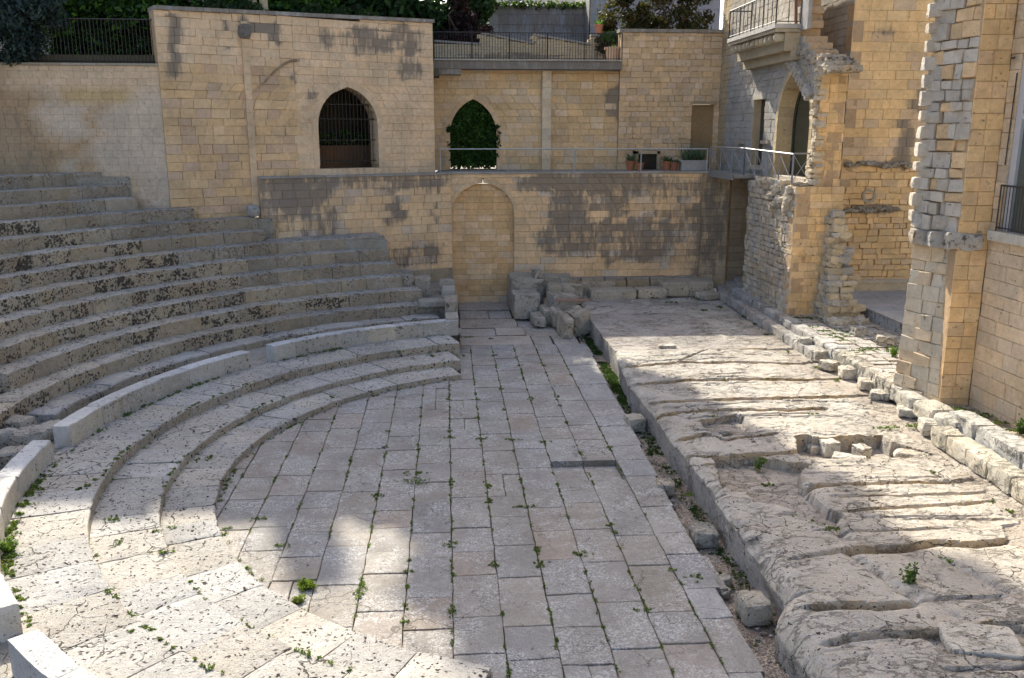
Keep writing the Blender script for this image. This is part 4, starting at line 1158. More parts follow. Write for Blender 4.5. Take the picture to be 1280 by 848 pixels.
# walk bridge and its railing
br = empty('footbridge', (11.7, 35.0, 5.4)); tag(br, 'grey metal footbridge over the dark passage, joining walkway and tower', 'footbridge')
mb = MB(); mb.box(10.9, 12.2, 33.3, 37.2, 5.30, 5.42, (.22,.23,.24,0)); mb.box(10.86, 10.93, 33.3, 36.3, 5.24, 5.46, (.25,.26,.27,0)); mb.build('deck', M_METAL, br)
mb = MB(); railing(mb, [(10.95,36.5,5.42),(11.35,33.4,5.42),(11.62,29.3,5.30)], 1.0, 1.15, 0, .014, (.27,.28,.29,0), xb=True); railing(mb, [(11.62,29.25,5.32),(12.2,29.25,5.32)], 1.0, .6, 0, .014, (.27,.28,.29,0), xb=True)
mb.build('railing', M_METAL, br)
mb = MB(); railing(mb, [tuple(UM.pt(.3, WK+.05, 2.9)), (10.9, 36.75, WK+.05)], .93, 2.9, 0, .013, (.50,.50,.48,0))
tag(mb.build('walkway_railing', M_METAL), 'thin pale metal handrail along the front of the walkway', 'railing')
# steps in the passage and its inner wall
mb = MB()
for k in range(6): 
    x = 11.15 + k*.42; L = 1.2
    rock(mb, (x+.5, 35.15 + .1*k, .50+.16*k+.10), (1.0, 2.1, .22), R(-12), 0, 5, .02, .1, jit((.40,.38,.34), .08, .25))
tag(mb.build('stone_steps', M_SEAT), 'worn grey stone steps climbing into the dark passage under the footbridge', 'steps')
mb = MB(); PW = Wall((11.95, 36.55), (16, 36.55))
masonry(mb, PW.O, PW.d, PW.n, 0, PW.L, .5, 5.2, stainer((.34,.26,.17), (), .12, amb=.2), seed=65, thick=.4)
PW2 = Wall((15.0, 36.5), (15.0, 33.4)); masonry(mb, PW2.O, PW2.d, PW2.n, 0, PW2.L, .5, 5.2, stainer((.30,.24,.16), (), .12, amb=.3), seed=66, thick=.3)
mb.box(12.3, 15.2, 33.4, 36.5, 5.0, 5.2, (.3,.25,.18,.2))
tag(mb.build('passage_wall', M_WALL), 'brown inner wall of the dark passage behind the steps', 'wall')

# tall house: west flank painted shade-grey, long wall golden for bounced light
SUN = (.82,.575,.29)  # albedo raised in place of light bounced off the lit ground
HF = Wall((14.3, 38.0), (14.3, 31.5)); HS = Wall((14.3, 31.5), (21.0, 31.5))
def hssp(): return HS.spots([(1131,175,5,32,.95),(1150,128,12,16,.9),(1122,205,22,5,.9),(1058,208,10,5,.6),(1090,262,30,5,.95),(1085,225,6,10,.6),(1106,42,16,4,.7),(1116,32,9,6,.4),(1165,110,6,20,.8)])  # scar and stain patches; the broken ledge's cast shadow is painted in too
mb = MB()
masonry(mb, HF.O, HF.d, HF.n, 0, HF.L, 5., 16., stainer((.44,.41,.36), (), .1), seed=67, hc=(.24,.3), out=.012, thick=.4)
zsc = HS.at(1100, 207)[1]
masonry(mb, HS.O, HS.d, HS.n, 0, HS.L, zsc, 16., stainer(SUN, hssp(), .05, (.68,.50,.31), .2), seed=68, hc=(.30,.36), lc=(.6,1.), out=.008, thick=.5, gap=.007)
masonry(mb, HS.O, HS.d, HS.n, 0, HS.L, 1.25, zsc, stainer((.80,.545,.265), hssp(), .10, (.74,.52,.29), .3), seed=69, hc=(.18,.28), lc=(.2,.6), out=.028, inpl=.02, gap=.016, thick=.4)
rr2 = random.Random(4)
for (u, v, du) in ((1090,262,62),(1100,206,80)):     # broken stone ledges
    a, z = HS.at(u-du/2, v); b, _ = HS.at(u+du/2, v); s_ = a
    while s_ < b: 
        rock(mb, tuple(HS.pt(s_, z+rr2.uniform(-.06,.05), .05)), (.3,.24,rr2.uniform(.08,.2)), 0, R(rr2.uniform(-9,9)), 4, .04, .3, jit((.40,.36,.28), .1, .6)); s_ += .22
a, z = HS.at(1086, 245)
for k in range(14):
    t = 2*math.pi*k/14; mb.obox(HS.pt(a+math.cos(t)*.22-.05, z+math.sin(t)*.22-.04, .04), HS.d*.09, HS.n*-.06, (0,0,.09), (.46,.40,.30,.2))
a, z = HS.at(1062, 357)
mb.obox(HS.pt(.1, 1.30, .42), HS.d*6, HS.n*-.5, (0,0,.30), (.60,.48,.30,.1)); mb.obox(HS.pt(.1, 1.603, .46), HS.d*6, HS.n*-.5, (0,0,.07), (.62,.53,.38,.1))
tag(mb.build('tall_house', M_WALL), 'tall smooth golden stone house wall with a stepped scar of broken masonry', 'building')

# sloping broken vault rib
mb = MB(); pr = random.Random(12)
for k in range(15):
    t = k/14*.85; u = 984 + 64*t; v = 57 + 38*t**1.2
    p = px(u, v, 12.2)
    for q in range(3):
        rock(mb, (12.32 + q*.34, p.y + pr.uniform(-.05,.05), p.z + pr.uniform(-.04,.04) + q*.02), (.36, .36, pr.uniform(.14,.2)), 0, 0, 4, .014, .08, jit((.50,.41,.29) if (k+q) % 2 else (.36,.33,.28), .15, .35), tx=R(-10))
for k in range(12):
    t = k/11; p = px(980 + 30*t, 68 + 50*t**1.3, 12.15)
    rock(mb, (12.2, p.y, p.z), (.26, .42, .24), 0, 0, 5, .012, .06, jit((.42,.39,.34), .12, .3), tx=R(-35))
for k in range(3): rock(mb, (12.45+k*.3, 28.97, 9.24), (.32,.4,.26), 0, 0, 5, .014, .08, jit((.38,.35,.30), .1, .5))
tag(mb.build('broken_vault', M_RUB), 'dark crumbling springer of a broken vault above the arched window', 'ruin')
mb = MB(); p0 = px(995, -20, 12.12); p1 = px(995, 48, 12.12); p2 = px(978, 56, 12.1); p3 = px(976, 74, 12.1)
mb.bar(p0, p1, .055, (.20,.09,.05,0), 8); mb.bar(p1, p2, .05, (.05,.045,.04,0), 8); mb.bar(p2, p3, .05, (.05,.045,.04,0), 8)
tag(mb.build('downpipe', M_METAL), 'copper downpipe running down the wall beside the balcony', 'downpipe')
mb = MB(); mb.obox((12.2, 30.9, 10.4), (0,-.55,0), (.12,0,0), (0,0,5), (.36,.35,.33,.1)); mb.build('plaster_strip', M_WALL, H_)

# right hand building, shade-grey west faces and bounce-gold south strip painted in
mb = MB()
RW = Wall((12.02, 18.72), (12.02, 7.0)); RS = Wall((11.36, 18.80), (12.02, 18.72)); RB = Wall((10.93, 20.15), (11.36, 18.80))
w0, zs_ = RW.at(1247, 288); w0 = max(w0, .35); zw = zs_
WN = Hole(w0, w0+1.5, zw, zw+3.6)
masonry(mb, RW.O, RW.d, RW.n, 0, RW.L, .7, 15., stainer((.70,.54,.36), (), .06, (.74,.56,.36), .4), seed=71, hc=(.28,.36), lc=(.45,.8), out=.012, thick=.5, holes=[WN])
masonry(mb, RS.O, RS.d, RS.n, 0, RS.L, .7, 15., stainer((.82,.56,.28), (), .07, (.78,.54,.30), .3), seed=72, hc=(.28,.36), lc=(.3,.5), out=.012, thick=.4)
masonry(mb, RB.O, RB.d, RB.n, 0, RB.L, .7, 4.42, stainer((.60,.52,.39), (), .09, (.64,.51,.35), .3), seed=73, hc=(.26,.36), lc=(.35,.6), out=.03, inpl=.02, thick=.9, batter=.055)
# ragged upper shaft
RU = Wall((10.99, 20.12), (11.38, 18.81))
def rucol(s, z, r):
    c = (.56,.50,.41) if r.random() < .72 else (.74,.52,.29)
    k = 1 + r.uniform(-.12, .12); return (c[0]*k, c[1]*k, c[2]*k)
rucol.vert = lambda s, z, b, kk: (b[0], b[1], b[2], max(0, .75 - abs(z-11.6)*.6) if s > .25 else .12)
masonry(mb, RU.O, RU.d, RU.n, 0, RU.L, 4.8, 15., rucol, seed=74, hc=(.2,.38), lc=(.28,.62), out=.055, inpl=.022, gap=.02, thick=.7)
for k in range(26):
    z = 5.1 + k*.38; rock(mb, (11.06+pr.uniform(-.05,.03), 20.1, z), (.34, pr.uniform(.2,.42), pr.uniform(.2,.34)), R(-17), 0, 5, .012, .06, jit((.56,.50,.41), .1, .15))
mb.obox((11.30,20.05,4.3), (.30,-1.16,0), (.7,.0,0), (0,0,10.7), (.50,.40,.26,.1)); mb.box(11.75, 12.3, 18.87, 20.05, .7, 4.6, (.45,.36,.22,.1)); mb.box(12.3, 18, 7.1, 20.0, 14.6, 15, (.45,.36,.22,.1)); mb.box(12.3, 18, 19.6, 20.0, .7, 15, (.45,.36,.22,.1))
# cornice block
for k in range(3): 
    y = 20.15 - .25 - k*.47; rock(mb, (11.05 + (20.15-y)*.32 + .14, y, 4.63), (.75, .50, .38), R(-17), 0, 6, .03, .14, jit((.42,.40,.36), .07, .35))
rock(mb, (11.14, 20.0, 5.0), (.4,.35,.34), R(-10), 0, 5, .03, .2, jit((.50,.48,.43), .07, .1)); rock(mb, (11.38, 19.4, 5.0), (.4,.4,.32), R(-20), 0, 5, .03, .2, jit((.50,.48,.43), .07, .1))
mb.obox(RW.pt(WN.c-WN.w-.2, zw-.22, .14), RW.d*(2*WN.w+.4), RW.n*-.4, (0,0,.21), (.58,.53,.43,.03))
rb = mb.build('buttressed_house', M_RUB); tag(rb, 'stone house with a sloping ragged buttress and tall window at the right edge', 'building')
wn = MB(); fc = (.60,.60,.60,0)
a, b = WN.c-WN.w, WN.c+WN.w
wn.obox(RW.pt(a, zw, -.05), RW.d*.2, RW.n*-.12, (0,0,3.6), fc); wn.obox(RW.pt(b-.2, zw, -.05), RW.d*.2, RW.n*-.12, (0,0,3.6), fc); wn.obox(RW.pt(a, zw+2.35, -.06), RW.d*(b-a), RW.n*-.1, (0,0,.12), fc)
wf = wn.build('window_frame', M_METAL, rb)
gl = MB(); gl.obox(RW.pt(a+.2, zw, -.12), RW.d*(b-a-.4), RW.n*-.03, (0,0,3.6), (.10,.11,.09,0)); gl.build('pane', M_GLASS, rb)
rl_ = MB(); railing(rl_, [tuple(RW.pt(a-.04, zw-.01, .06)), tuple(RW.pt(b+.04, zw-.01, .06))], .98, 1.5, .105, .011, DK); rl_.build('window_railing', M_IRON, rb)
hk = MB(); p = RW.at(1273, 72); hk.bar(RW.pt(p[0]-.2, p[1], .02), RW.pt(p[0], p[1], .08), .02, DK); hk.bar(RW.pt(a-.03, zw+3.3, .03), RW.pt(a-.05, zw+1.4, .03), .015, DK); hk.build('window_hook', M_IRON, rb)

# faint letters on the kerb block
cu = bpy.data.curves.new('inscription', 'FONT'); cu.body = 'V.S. SORTE'; cu.size = .20; cu.extrude = .004
to = bpy.data.objects.new('inscription', cu); COL.objects.link(to)
bpy.context.view_layer.update(); dg = bpy.context.evaluated_depsgraph_get(); me = bpy.data.meshes.new_from_object(to.evaluated_get(dg)); bpy.data.objects.remove(to)
to = bpy.data.objects.new('inscription', me); COL.objects.link(to); me.materials.append(M_PLAS)
ca = me.color_attributes.new('tint', 'FLOAT_COLOR', 'POINT'); ca.data.foreach_set('color', np.tile(np.array([.20,.19,.17,0], np.float32), len(me.vertices)))
pi = pz(1236, 563, .98)
to.parent = INS; og = Vector(INS['_o'])
Mt = Matrix(((0,0,-1),(-1,0,0),(0,1,0))).to_4x4()   # text runs toward the camera, faces west
to.matrix_local = Matrix.Translation(Vector((kerbX(15.5)+.72-.253, pi.y+.4, .93)) - og) @ Mt

# ================================================================== BLOCKS ON STAGE AND AT PASSAGE
GJ = 'tumbled blocks at the passage mouth'
RC = (.48,.42,.32)
for (x,y,z,sx,sy,sz,rz,tl,lab) in [
 (3.02,33.6,0,1.02,1.3,.98,2,0,'largest squared block of the heap, nearest corner of the passage'),
 (3.15,35.1,0,1.35,1.7,1.42,1,0,'big grey block behind, topmost of the passage heap'),
 (3.55,34.5,1.38,.34,.34,.34,12,0,'small upright stone standing on the topmost grey block'),
 (4.35,35.3,.5,1.3,1.2,.85,-6,0,'broad grey block at the back right of the heap'),
 (4.6,34.0,.45,1.4,.75,.75,-4,3,'rounded long block lying across the middle of the heap'),
 (4.35,32.9,.40,1.1,.8,.62,8,6,'tilted slab with a groove, over the little void'),
 (3.35,32.2,0,.42,1.35,.34,2,0,'lowest little step beside the passage floor'),
 (3.72,32.6,0,.42,1.3,.55,4,0,'second little step beside the passage floor'),
 (4.02,31.9,0,.42,1.0,.62,6,0,'narrow upright block between the little steps and the leaning slab'),
 (4.15,30.4,-.05,.34,1.5,.72,2,6,'upright slab standing at the mouth of the drain channel'),
 (4.72,31.2,-.1,.66,1.1,.82,12,-14,'leaning boulder wedged over the drain channel')]:
    mblk(x, y, z, (sx,sy,sz), rz, RC, .22, 'stone_block', lab, 'stone block', M_ROCK, .034, .05, GJ, tl)
mb = MB(); mb.obox((4.05,32.15,.86), (1.25,-.05,0), (0,.2,0), (0,0,.045), (.34,.20,.14,0)); tag(mb.build('brick_slab', M_CLAY), 'thin reddish terracotta slab bridging two blocks of the heap', 'slab')
# benches under right wall
GQ = 'long blocks under the stained wall'
for (x,y,z,sx,sy,sz,rz,lab) in [(6.7,35.0,.40,1.9,.8,.42,-1,'long worn block under the stained wall, left one behind the grass'),
  (8.3,35.1,.40,1.2,.75,.40,2,'middle worn block under the stained wall'), (6.2,36.0,.4,1.6,.5,.55,0,'narrow block tight against the wall plinth on the left'),
  (9.9,35.6,.42,2.2,1.1,.62,-2,'thick grey slab at the right end under the wall, near the steps'), (10.6,34.6,.42,.9,.7,.26,20,'flat rough stone below the passage steps')]:
    mblk(x, y, z, (sx,sy,sz), rz, RC, .3, 'bench_block', lab, 'stone block', M_SEAT, .018, .13, GQ)
# channel stones
GCH = 'stones in the drain channel'
for (u, v, s, rz, lab) in [(796,541,(.44,.5,.36),6,'squared boulder in the drain channel, farthest from the camera'), (834,621,(.36,.40,.26),-8,'pale block in the channel beside the pavement edge'),
  (884,686,(.42,.50,.30),4,'tilted grey block in the middle of the channel'), (906,735,(.24,.2,.16),20,'small brown stone in the channel'), (948,784,(.42,.50,.36),3,'squared block nearest the camera in the channel'),
  (766,536,(.2,.16,.1),20,'small pale stone near the far boulder in the channel'), (908,748,(.18,.14,.12),60,'small rounded stone near the brown one in the channel')]:
    blk('channel_stone', lab, 'stone', u, v, -.16, s, rz, (.45,.40,.31), .12, M_ROCK, .02, .2, 7, random.uniform(-4,4), group=GCH)
# blocks in and around the stage hollows
GS = 'loose blocks lying on the stage'
for (u, v, zb, s, rz, tl, rnd, lab) in [
 (1040,572,.17,(.36,.30,.34),4,0,.10,'upright cube block in the stage hollow'), (1066,587,.17,(.66,.34,.24),-32,0,.10,'long pale block lying askew in the stage hollow'),
 (1080,574,.17,(.30,.30,.26),20,0,.15,'small knobbly block behind the long one in the hollow'), (1128,584,.22,(.32,.24,.14),2,0,.1,'small flat block at the right end of the hollow'),
 (1003,564,.17,(.16,.5,.20),30,12,.15,'slanting slab on the left side of the hollow'), (1018,568,.17,(.2,.2,.18),10,0,.2,'little block leaning by the slanting slab'),
 (835,436,.50,(.52,.32,.10),0,0,.06,'thin rectangular slab lying on the smooth far part of the stage'), (1105,766,.40,(.34,.26,.14),-10,0,.55,'rounded pale cobble in a groove of the big near rock'),
 (907,545,.40,(.30,.2,.10),-6,0,.3,'flat pale stone in the small hollow near the stage front'), (1146,582,.20,(.72,.4,.24),-28,0,.5,'rounded boulder at the right end of the hollow'),
 (1172,537,.45,(.24,.2,.18),20,0,.3,'rounded stone below the kerb near the buttress'), (1183,553,.45,(.26,.24,.18),0,0,.4,'low rounded stone at the start of the yellow kerb row'),
 (1246,828,.42,(.95,.72,.14),-14,0,.1,'cracked flat white slab near the bottom right corner'), (1180,602,.5,(.2,.1,.05),0,0,.1,'tiny pale block on the grooved stage rock'),
 (1159,766,.40,(.10,.08,.05),30,0,.5,'pebble between the rocks near the tall weed'), (1172,772,.40,(.10,.07,.05),-30,0,.5,'second pebble near the tall weed, by the groove')]:
    p = pz(u, v, zb); zz = zb if zb > .4 else zb
    blk('loose_block', lab, 'stone block', u, v, zb, s, rz, (.60,.55,.45), .05, M_ROCK, .015, rnd, 7, tl, group=GS)
GK = 'loose blocks along the kerb'
for (u, v, zb, s, rz, lab) in [(1076,420,.90,(.46,.34,.26),4,'squared block standing alone on the grassy paving by the platform'), (1112,433,.90,(.55,.42,.28),-30,'pale block half hidden behind the buttress'),
  (1008,440,.5,(.38,.42,.42),2,'first loose block where sunlight meets the kerb'), (1027,452,.5,(.40,.34,.32),5,'second loose block along the kerb'), (1040,464,.5,(.46,.42,.26),25,'grey angular block in front of the kerb'),
  (1063,474,.5,(.40,.46,.28),-8,'pale squared block beside the weeds at the kerb'), (1088,488,.5,(.40,.46,.24),-12,'bright white block in the kerb line near the buttress'), (1105,500,.48,(.46,.44,.18),-25,'flat slab beyond the bright white block'),
  (1170,545,.48,(.44,.5,.28),-16,'broken block just before the yellow kerb row'), (1140,522,.48,(.45,.5,.2),-20,'low block in the kerb line below the buttress')]:
    blk('kerb_block', lab, 'stone block', u, v, zb, s, rz, (.58,.53,.43), .05, M_ROCK, .02, .12, 6, random.uniform(-3,3), group=GK)

# ================================================================== TERRACE ABOVE: garden, railings, far walls
GZ = 9.45
sheet('garden_ground', [(-60,32.6),(-9.8,32.6),(-.2,38.4),(-.2,40.2),(14,40.2),(14,90),(-60,90)], GZ+.15, M_EARTH, (.10,.085,.05,0), .3)
mb = MB(); railing(mb, [(-.42,39.3,10.02),(7.68,39.3,10.02)], 1.12, 1.7, .118, .011, DK)
tag(mb.build('terrace_railing', M_IRON), 'black iron railing standing on the grey ledge above the recessed wall', 'railing')
SP = Wall((-.6, 42.0), (9.0, 42.0))
mb = MB(); prof = [(543,53),(601,57),(601.01,43),(668,56),(668.01,45),(738,57),(738.01,46),(778,46)]
pp = [SP.at(u, v) for u, v in prof]
spt = lambda s: float(np.interp(s, [a for a, b in pp], [b for a, b in pp]))
masonry(mb, SP.O, SP.d, SP.n, pp[0][0], pp[-1][0], 9.6, spt, stainer((.56,.46,.30), SP.spots([(640,70,60,4,.7),(760,70,20,8,.6)]), .05), seed=81, hc=(.12,.12), lc=(.3,.5), out=.004, gap=.004, thick=.3)
for (a, b) in zip(pp[:-1], pp[1:]):
    if b[0]-a[0] > .1: mb.obox(SP.pt(a[0], a[1]+.01, .06), SP.d*(b[0]-a[0])+Vector((0,0,b[1]-a[1])), SP.n*-.4, (0,0,.09), (.36,.34,.30,.5))
tag(mb.build('stepped_parapet', M_WALL), 'pale parapet stepping up in three sloping stretches behind the terrace railing', 'parapet')
mb = MB(); FW = Wall((1.8, 52.0), (12.5, 52.0))
masonry(mb, FW.O, FW.d, FW.n, FW.ss(612), FW.ss(741), 9., FW.at(680, 8)[1], stainer((.30,.30,.31), FW.spots([(650,20,40,14,.7),(700,22,40,14,.7)]), .12, amb=.45), seed=82, hc=(.5,.6), out=.01)
tag(mb.build('grey_wall', M_WALL), 'blackened grey wall in the background beyond the terrace', 'wall')
mb = MB(); rs_ = [(FW.ss(615+i*6), FW.at(680, 8)[1]+.05) for i in range(20)]
leaves(mb, [tuple(FW.pt(a, z, 0)) for a, z in rs_], [.25]*20, 900, .14, [(.06,.10,.02)], seed=77); tag(mb.build('creeper', M_LEAF), 'thin green creeper along the top of the grey background wall', 'creeper')
mb = MB(); c = pz(700, 60, 9); q0 = py(738, 20, 50); q1 = py(900, 20, 50)
TWg = Wall((q0.x, 50), (q1.x, 50)); masonry(mb, TWg.O, TWg.d, TWg.n, 0, TWg.L, 9., 20, stainer((.33,.33,.345), TWg.spots([(758,20,16,40,.5)]), .08, amb=.25), seed=83, hc=(.5,.6), out=.01)
mb.obox(TWg.pt(.0, 9, 0), TWg.d*.3, TWg.n*-6, (0,0,11), (.3,.3,.3,.3))
tag(mb.build('grey_house', M_WALL), 'plain grey rendered house at top centre beyond the terrace', 'building')
mb = MB(); q0 = py(600, 20, 64); q1 = py(745, 20, 64); mb.box(q0.x, q1.x, 64, 70, 9, py(680,-25,64).z, (.72,.72,.72,0))
mb.box(q0.x+2, q0.x+3, 63.9, 64.01, 14.6, 17, (.2,.22,.25,0)); tag(mb.build('white_house', M_PLAS), 'white plastered house seen over the grey background wall', 'building')
# grey garden wall far left behind trees
mb = MB(); mb.box(-60, -1.5, 58, 59, 9, 12.6, (.14,.13,.11,.3)); tag(mb.build('back_garden_wall', M_WALL), 'dim wall closing the garden behind the dark trees', 'wall')
# fence on plastered wall
mb = MB(); railing(mb, [tuple(LL.pt(0, zl+.08, -.25)), tuple(LL.pt(LL.L-.1, zl+.08, -.25))], 1.45, 2.0, .125, .012, DK)
tag(mb.build('iron_fence', M_IRON), 'black iron fence on the plastered wall in front of the trees', 'fence')
# two columns of the pergola
for (u, lab) in ((316.5, 'left one of two slim yellow stone columns above the garden wall'), (330, 'right one of two slim yellow stone columns above the garden wall')):
    p = py(u, 10, 38.2); mb = MB(); mb.lathe((p.x, 38.2, GZ+.1), [(.24,0),(.24,.2),(.17,.25),(.165,3.2),(.155,5.5),(.2,5.55),(.22,5.75)], (.62,.47,.27,.02), 16)
    tag(mb.build('column', M_WALL, smooth=False), lab, 'column', 'slim columns above the garden wall')
# pots
def pot(x, y, z, r, h, col, lab, blades, bl, bc, seed, wide=1., plant='potted_plant'):
    t = empty(plant, (x, y, z)); tag(t, lab, 'potted plant', None); rs = random.Random(seed)
    mb = MB(); mb.lathe((x, y, z), [(r*.68,0),(r*.85,h*.5),(r*.97,h*.85),(r*1.1,h*.86),(r*1.1,h),(r*.9,h),(r*.85,h*.9)], col, 16); mb.build('pot', M_CLAY, t, smooth=False)
    mb = MB()
    for k in range(blades):
        a = rs.uniform(0, 6.28); e = rs.uniform(.25, 1.2); L = bl*rs.uniform(.6, 1.1); w = .022
        b0 = Vector((x + math.cos(a)*r*.3*wide, y + math.sin(a)*r*.3, z+h*.9)); d = Vector((math.cos(a)*math.cos(e)*wide, math.sin(a)*math.cos(e), math.sin(e))); s = d.cross(Vector((0,0,1))).normalized()*w
        m_ = b0 + d*L*.55; tip = b0 + d*L + Vector((0,0,-L*.22)); c = tuple(q*rs.uniform(.7,1.3) for q in bc) + (0,)
        mb.add([b0-s, b0+s, m_+s*1.1, m_-s*1.1, tip], [(0,1,2,3),(3,2,4)], c)
    mb.build('leaves', M_LEAF, t)
TC = (.42,.17,.08,0)
def wpt(u, y): p = py(u, 208, y); return p.x
pot(wpt(788,38.6), 38.6, WK+.03, .22, .42, TC, 'terracotta pot with spiky grey plant, left of the dark wall cavity', 60, .55, (.10,.16,.09), 1)
pot(wpt(800,38.3), 38.3, WK+.03, .17, .34, TC, 'small terracotta pot in front of the dark wall cavity', 26, .25, (.07,.12,.04), 2)
pot(wpt(834,38.4), 38.4, WK+.03, .20, .40, TC, 'terracotta pot left of the stone planter', 50, .45, (.09,.14,.07), 3)
pot(wpt(843,38.2), 38.2, WK+.03, .17, .36, (.38,.15,.08,0), 'terracotta pot touching the stone planter', 40, .35, (.09,.14,.07), 4)
t = empty('stone_planter', (wpt(866,38.2), 38.2, WK+.03)); tag(t, 'oblong stone planter with grey green spiky agave on the walkway', 'planter'); mb = MB()
x = wpt(866,38.2); mb.box(x-.55, x+.55, 38.0, 38.45, WK+.04, WK+.42, (.52,.49,.44,.05)); mb.box(x-.6, x+.6, 37.95, 38.5, WK+.42, WK+.48, (.54,.51,.46,.05)); mb.build('trough', M_WALL, t)
mb = MB(); rs = random.Random(6)
for k in range(150):
    a = rs.uniform(0, 6.28); e = rs.uniform(.2, 1.4); L = .75*rs.uniform(.6, 1.1); b0 = Vector((x + rs.uniform(-.42,.42), 38.22 + rs.uniform(-.1,.1), WK+.48)); d = Vector((math.cos(a)*math.cos(e), math.sin(a)*math.cos(e), math.sin(e))); s = d.cross(Vector((0,0,1))).normalized()*.03
    c = tuple(q*rs.uniform(.7,1.3) for q in (.15,.22,.15)) + (0,); mb.add([b0-s, b0+s, b0+d*L*.5+s, b0+d*L*.5-s, b0+d*L], [(0,1,2,3),(3,2,4)], c)
mb.build('agave', M_LEAF, t)
mb = MB(); xc = wpt(806, 39.75); mb.box(xc-.42, xc+.42, 39.35, 39.8, WK+.05, WK+.72, (.05,.04,.03,0)); 
for (a_, b_) in ((-.55,-.42),(.42,.55)): mb.box(xc+a_, xc+b_, 39.2, 39.8, WK+.05, WK+.84, (.44,.35,.22,.1))
mb.box(xc-.55, xc+.55, 39.2, 39.8, WK+.72, WK+.86, (.46,.37,.24,.2)); tag(mb.build('stone_niche_box', M_WALL), 'low stone box with a dark opening on the walkway between the pots', 'stone box')
pot(py(748,40,42.1).x, 42.0, spt(8.2)+.12 if False else py(748,43,42).z, .20, .42, (.55,.22,.12,0), 'small terracotta pot with thin plant on top of the stepped parapet', 40, .4, (.10,.18,.05), 8)
pot(py(766,72,40.3).x, 40.3, 10.0, .36, .66, (.62,.42,.28,0), 'large pale terracotta planter behind the terrace railing', 20, .3, (.10,.18,.05), 9)

# ================================================================== TREES
GT = 'trees of the upper garden'
def tree(name, lab, x, y, z0, h, crown, n, leaf, cols, seed, tr=.25, flat=1., group=GT, cat='tree'):
    t = empty(name, (x, y, z0)); tag(t, lab, cat, group); rs = random.Random(seed)
    mb = MB(); zt_ = z0 + h*.75; k = 6; pts = [Vector((x + rs.uniform(-.15,.15)*i, y + rs.uniform(-.15,.15)*i, z0 + (zt_-z0)*i/k)) for i in range(k+1)]
    for i in range(k): mb.bar(pts[i], pts[i+1], tr*(1-i/k*.75), (.10,.075,.05,.3), 9, tr*(1-(i+1)/k*.75))
    cs = []; rds = []
    for (cx_, cy_, cz_, rx, ry, rz_, m) in crown:
        for _ in range(m):
            d = Vector((rs.gauss(0,1), rs.gauss(0,1), rs.gauss(0,1))).normalized() * rs.random()**.45
            c = (x+cx_+d.x*rx, y+cy_+d.y*ry, z0+cz_+d.z*rz_); cs.append(c); rr_ = min(rx, ry, rz_)*rs.uniform(.35, .7); rds.append(rr_)
            if rs.random() < .35:
                q = pts[rs.randint(2, k)]; mb.bar(q, Vector(c), tr*.22, (.09,.07,.05,.3), 5, .02)
    mb.build('trunk', M_WOOD, t)
    mb = MB(); leaves(mb, cs, rds, n, leaf, cols, flat, seed); mb.build('crown', M_LEAF, t)
DG = [(.035,.075,.024),(.05,.10,.03),(.026,.055,.022)]; BG = [(.042,.068,.062),(.058,.09,.08),(.032,.05,.05)]; LG = [(.10,.22,.03),(.17,.32,.04),(.06,.13,.02)]
tree('cedar_tree', 'dark blue green cedar hanging over the plastered wall at top left', -18.6, 35.6, GZ, 13, [(0,-1.5,2.6,4.6,2.2,2.0,90),(3.2,-3.4,1.9,2.9,.9,1.9,110),(1.6,-4.2,-.1,2.0,.35,.9,40),(3.2,-4.3,-.5,.6,.2,.7,16),(0,-1,7,4.5,3.5,3.6,40)], 90000, .12, BG, 1)
tree('leafy_tree', 'bright backlit leafy tree behind the iron fence at top left', -13.6, 38.5, GZ, 6, [(0,0,2.2,2.4,1.3,2.2,50)], 14000, .17, LG+DG, 2, .12)
tree('leafy_tree', 'dark broad tree just left of the slim columns', -10.8, 39.5, GZ, 8, [(0,0,3.6,2.6,1.8,3.2,60),(0,-.5,1.6,1.6,1,1.2,20)], 20000, .17, DG+LG[2:], 3, .2)
tree('leafy_tree', 'leafy green tree behind and right of the slim columns', -7.8, 42.0, GZ, 8, [(0,0,2.9,3.0,1.6,2.8,60)], 20000, .17, DG+LG, 4, .2)
tree('cypress_tree', 'tall dark evergreen with a greyish trunk, left of the centre of the wall', -7.2, 45.5, GZ, 20, [(0,0,3.2,2.4,1.6,3.0,50),(0,0,12,2.4,2.4,9.2,130),(0,0,19.5,2.3,2.2,3.0,60)], 52000, .46, DG, 5, .3)
tree('cypress_tree', 'tallest dark evergreen behind the right half of the arched wall', -3.9, 46.5, GZ, 21, [(0,0,3.2,2.6,1.6,3.0,50),(-.3,0,12,2.5,2.4,9.2,130),(-.5,0,19.5,1.8,2.0,3.0,60)], 56000, .46, DG, 6, .3)
tree('dark_evergreen', 'dense dark evergreen rising behind the wall end, next to the purple shrub', -.9, 47.0, GZ, 7, [(0,0,3.2,2.0,1.3,3.2,40)], 11000, .2, DG, 16, .2)
tree('dark_evergreen', 'dark evergreen top behind the purple shrub, just left of the grey background wall', 1.4, 49.0, GZ, 8, [(0,0,3.4,1.3,1.0,3.4,40)], 9000, .2, DG, 26, .2)
mb = MB(); PZ = 28.0  # unseen building added, roofline and chimney shaped to cast the floor shadow
mb.box(-26, -9.9, 50, 62, 9.4, PZ, (.50,.42,.30,.1)); mb.box(-26.3, -9.6, 49.7, 62.3, PZ, PZ+.5, (.45,.38,.28,.2)); mb.box(-26, -15.5, 50.2, 62, PZ+.4, PZ+1.6, (.45,.38,.28,.2)); mb.box(-13.4, -12.5, 50.5, 51.4, PZ+.5, PZ+3.2, (.45,.38,.28,.2))
tag(mb.build('shadow_villa', M_WALL), 'unseen house added behind the garden trees to cast the roof and chimney shadow', 'building')
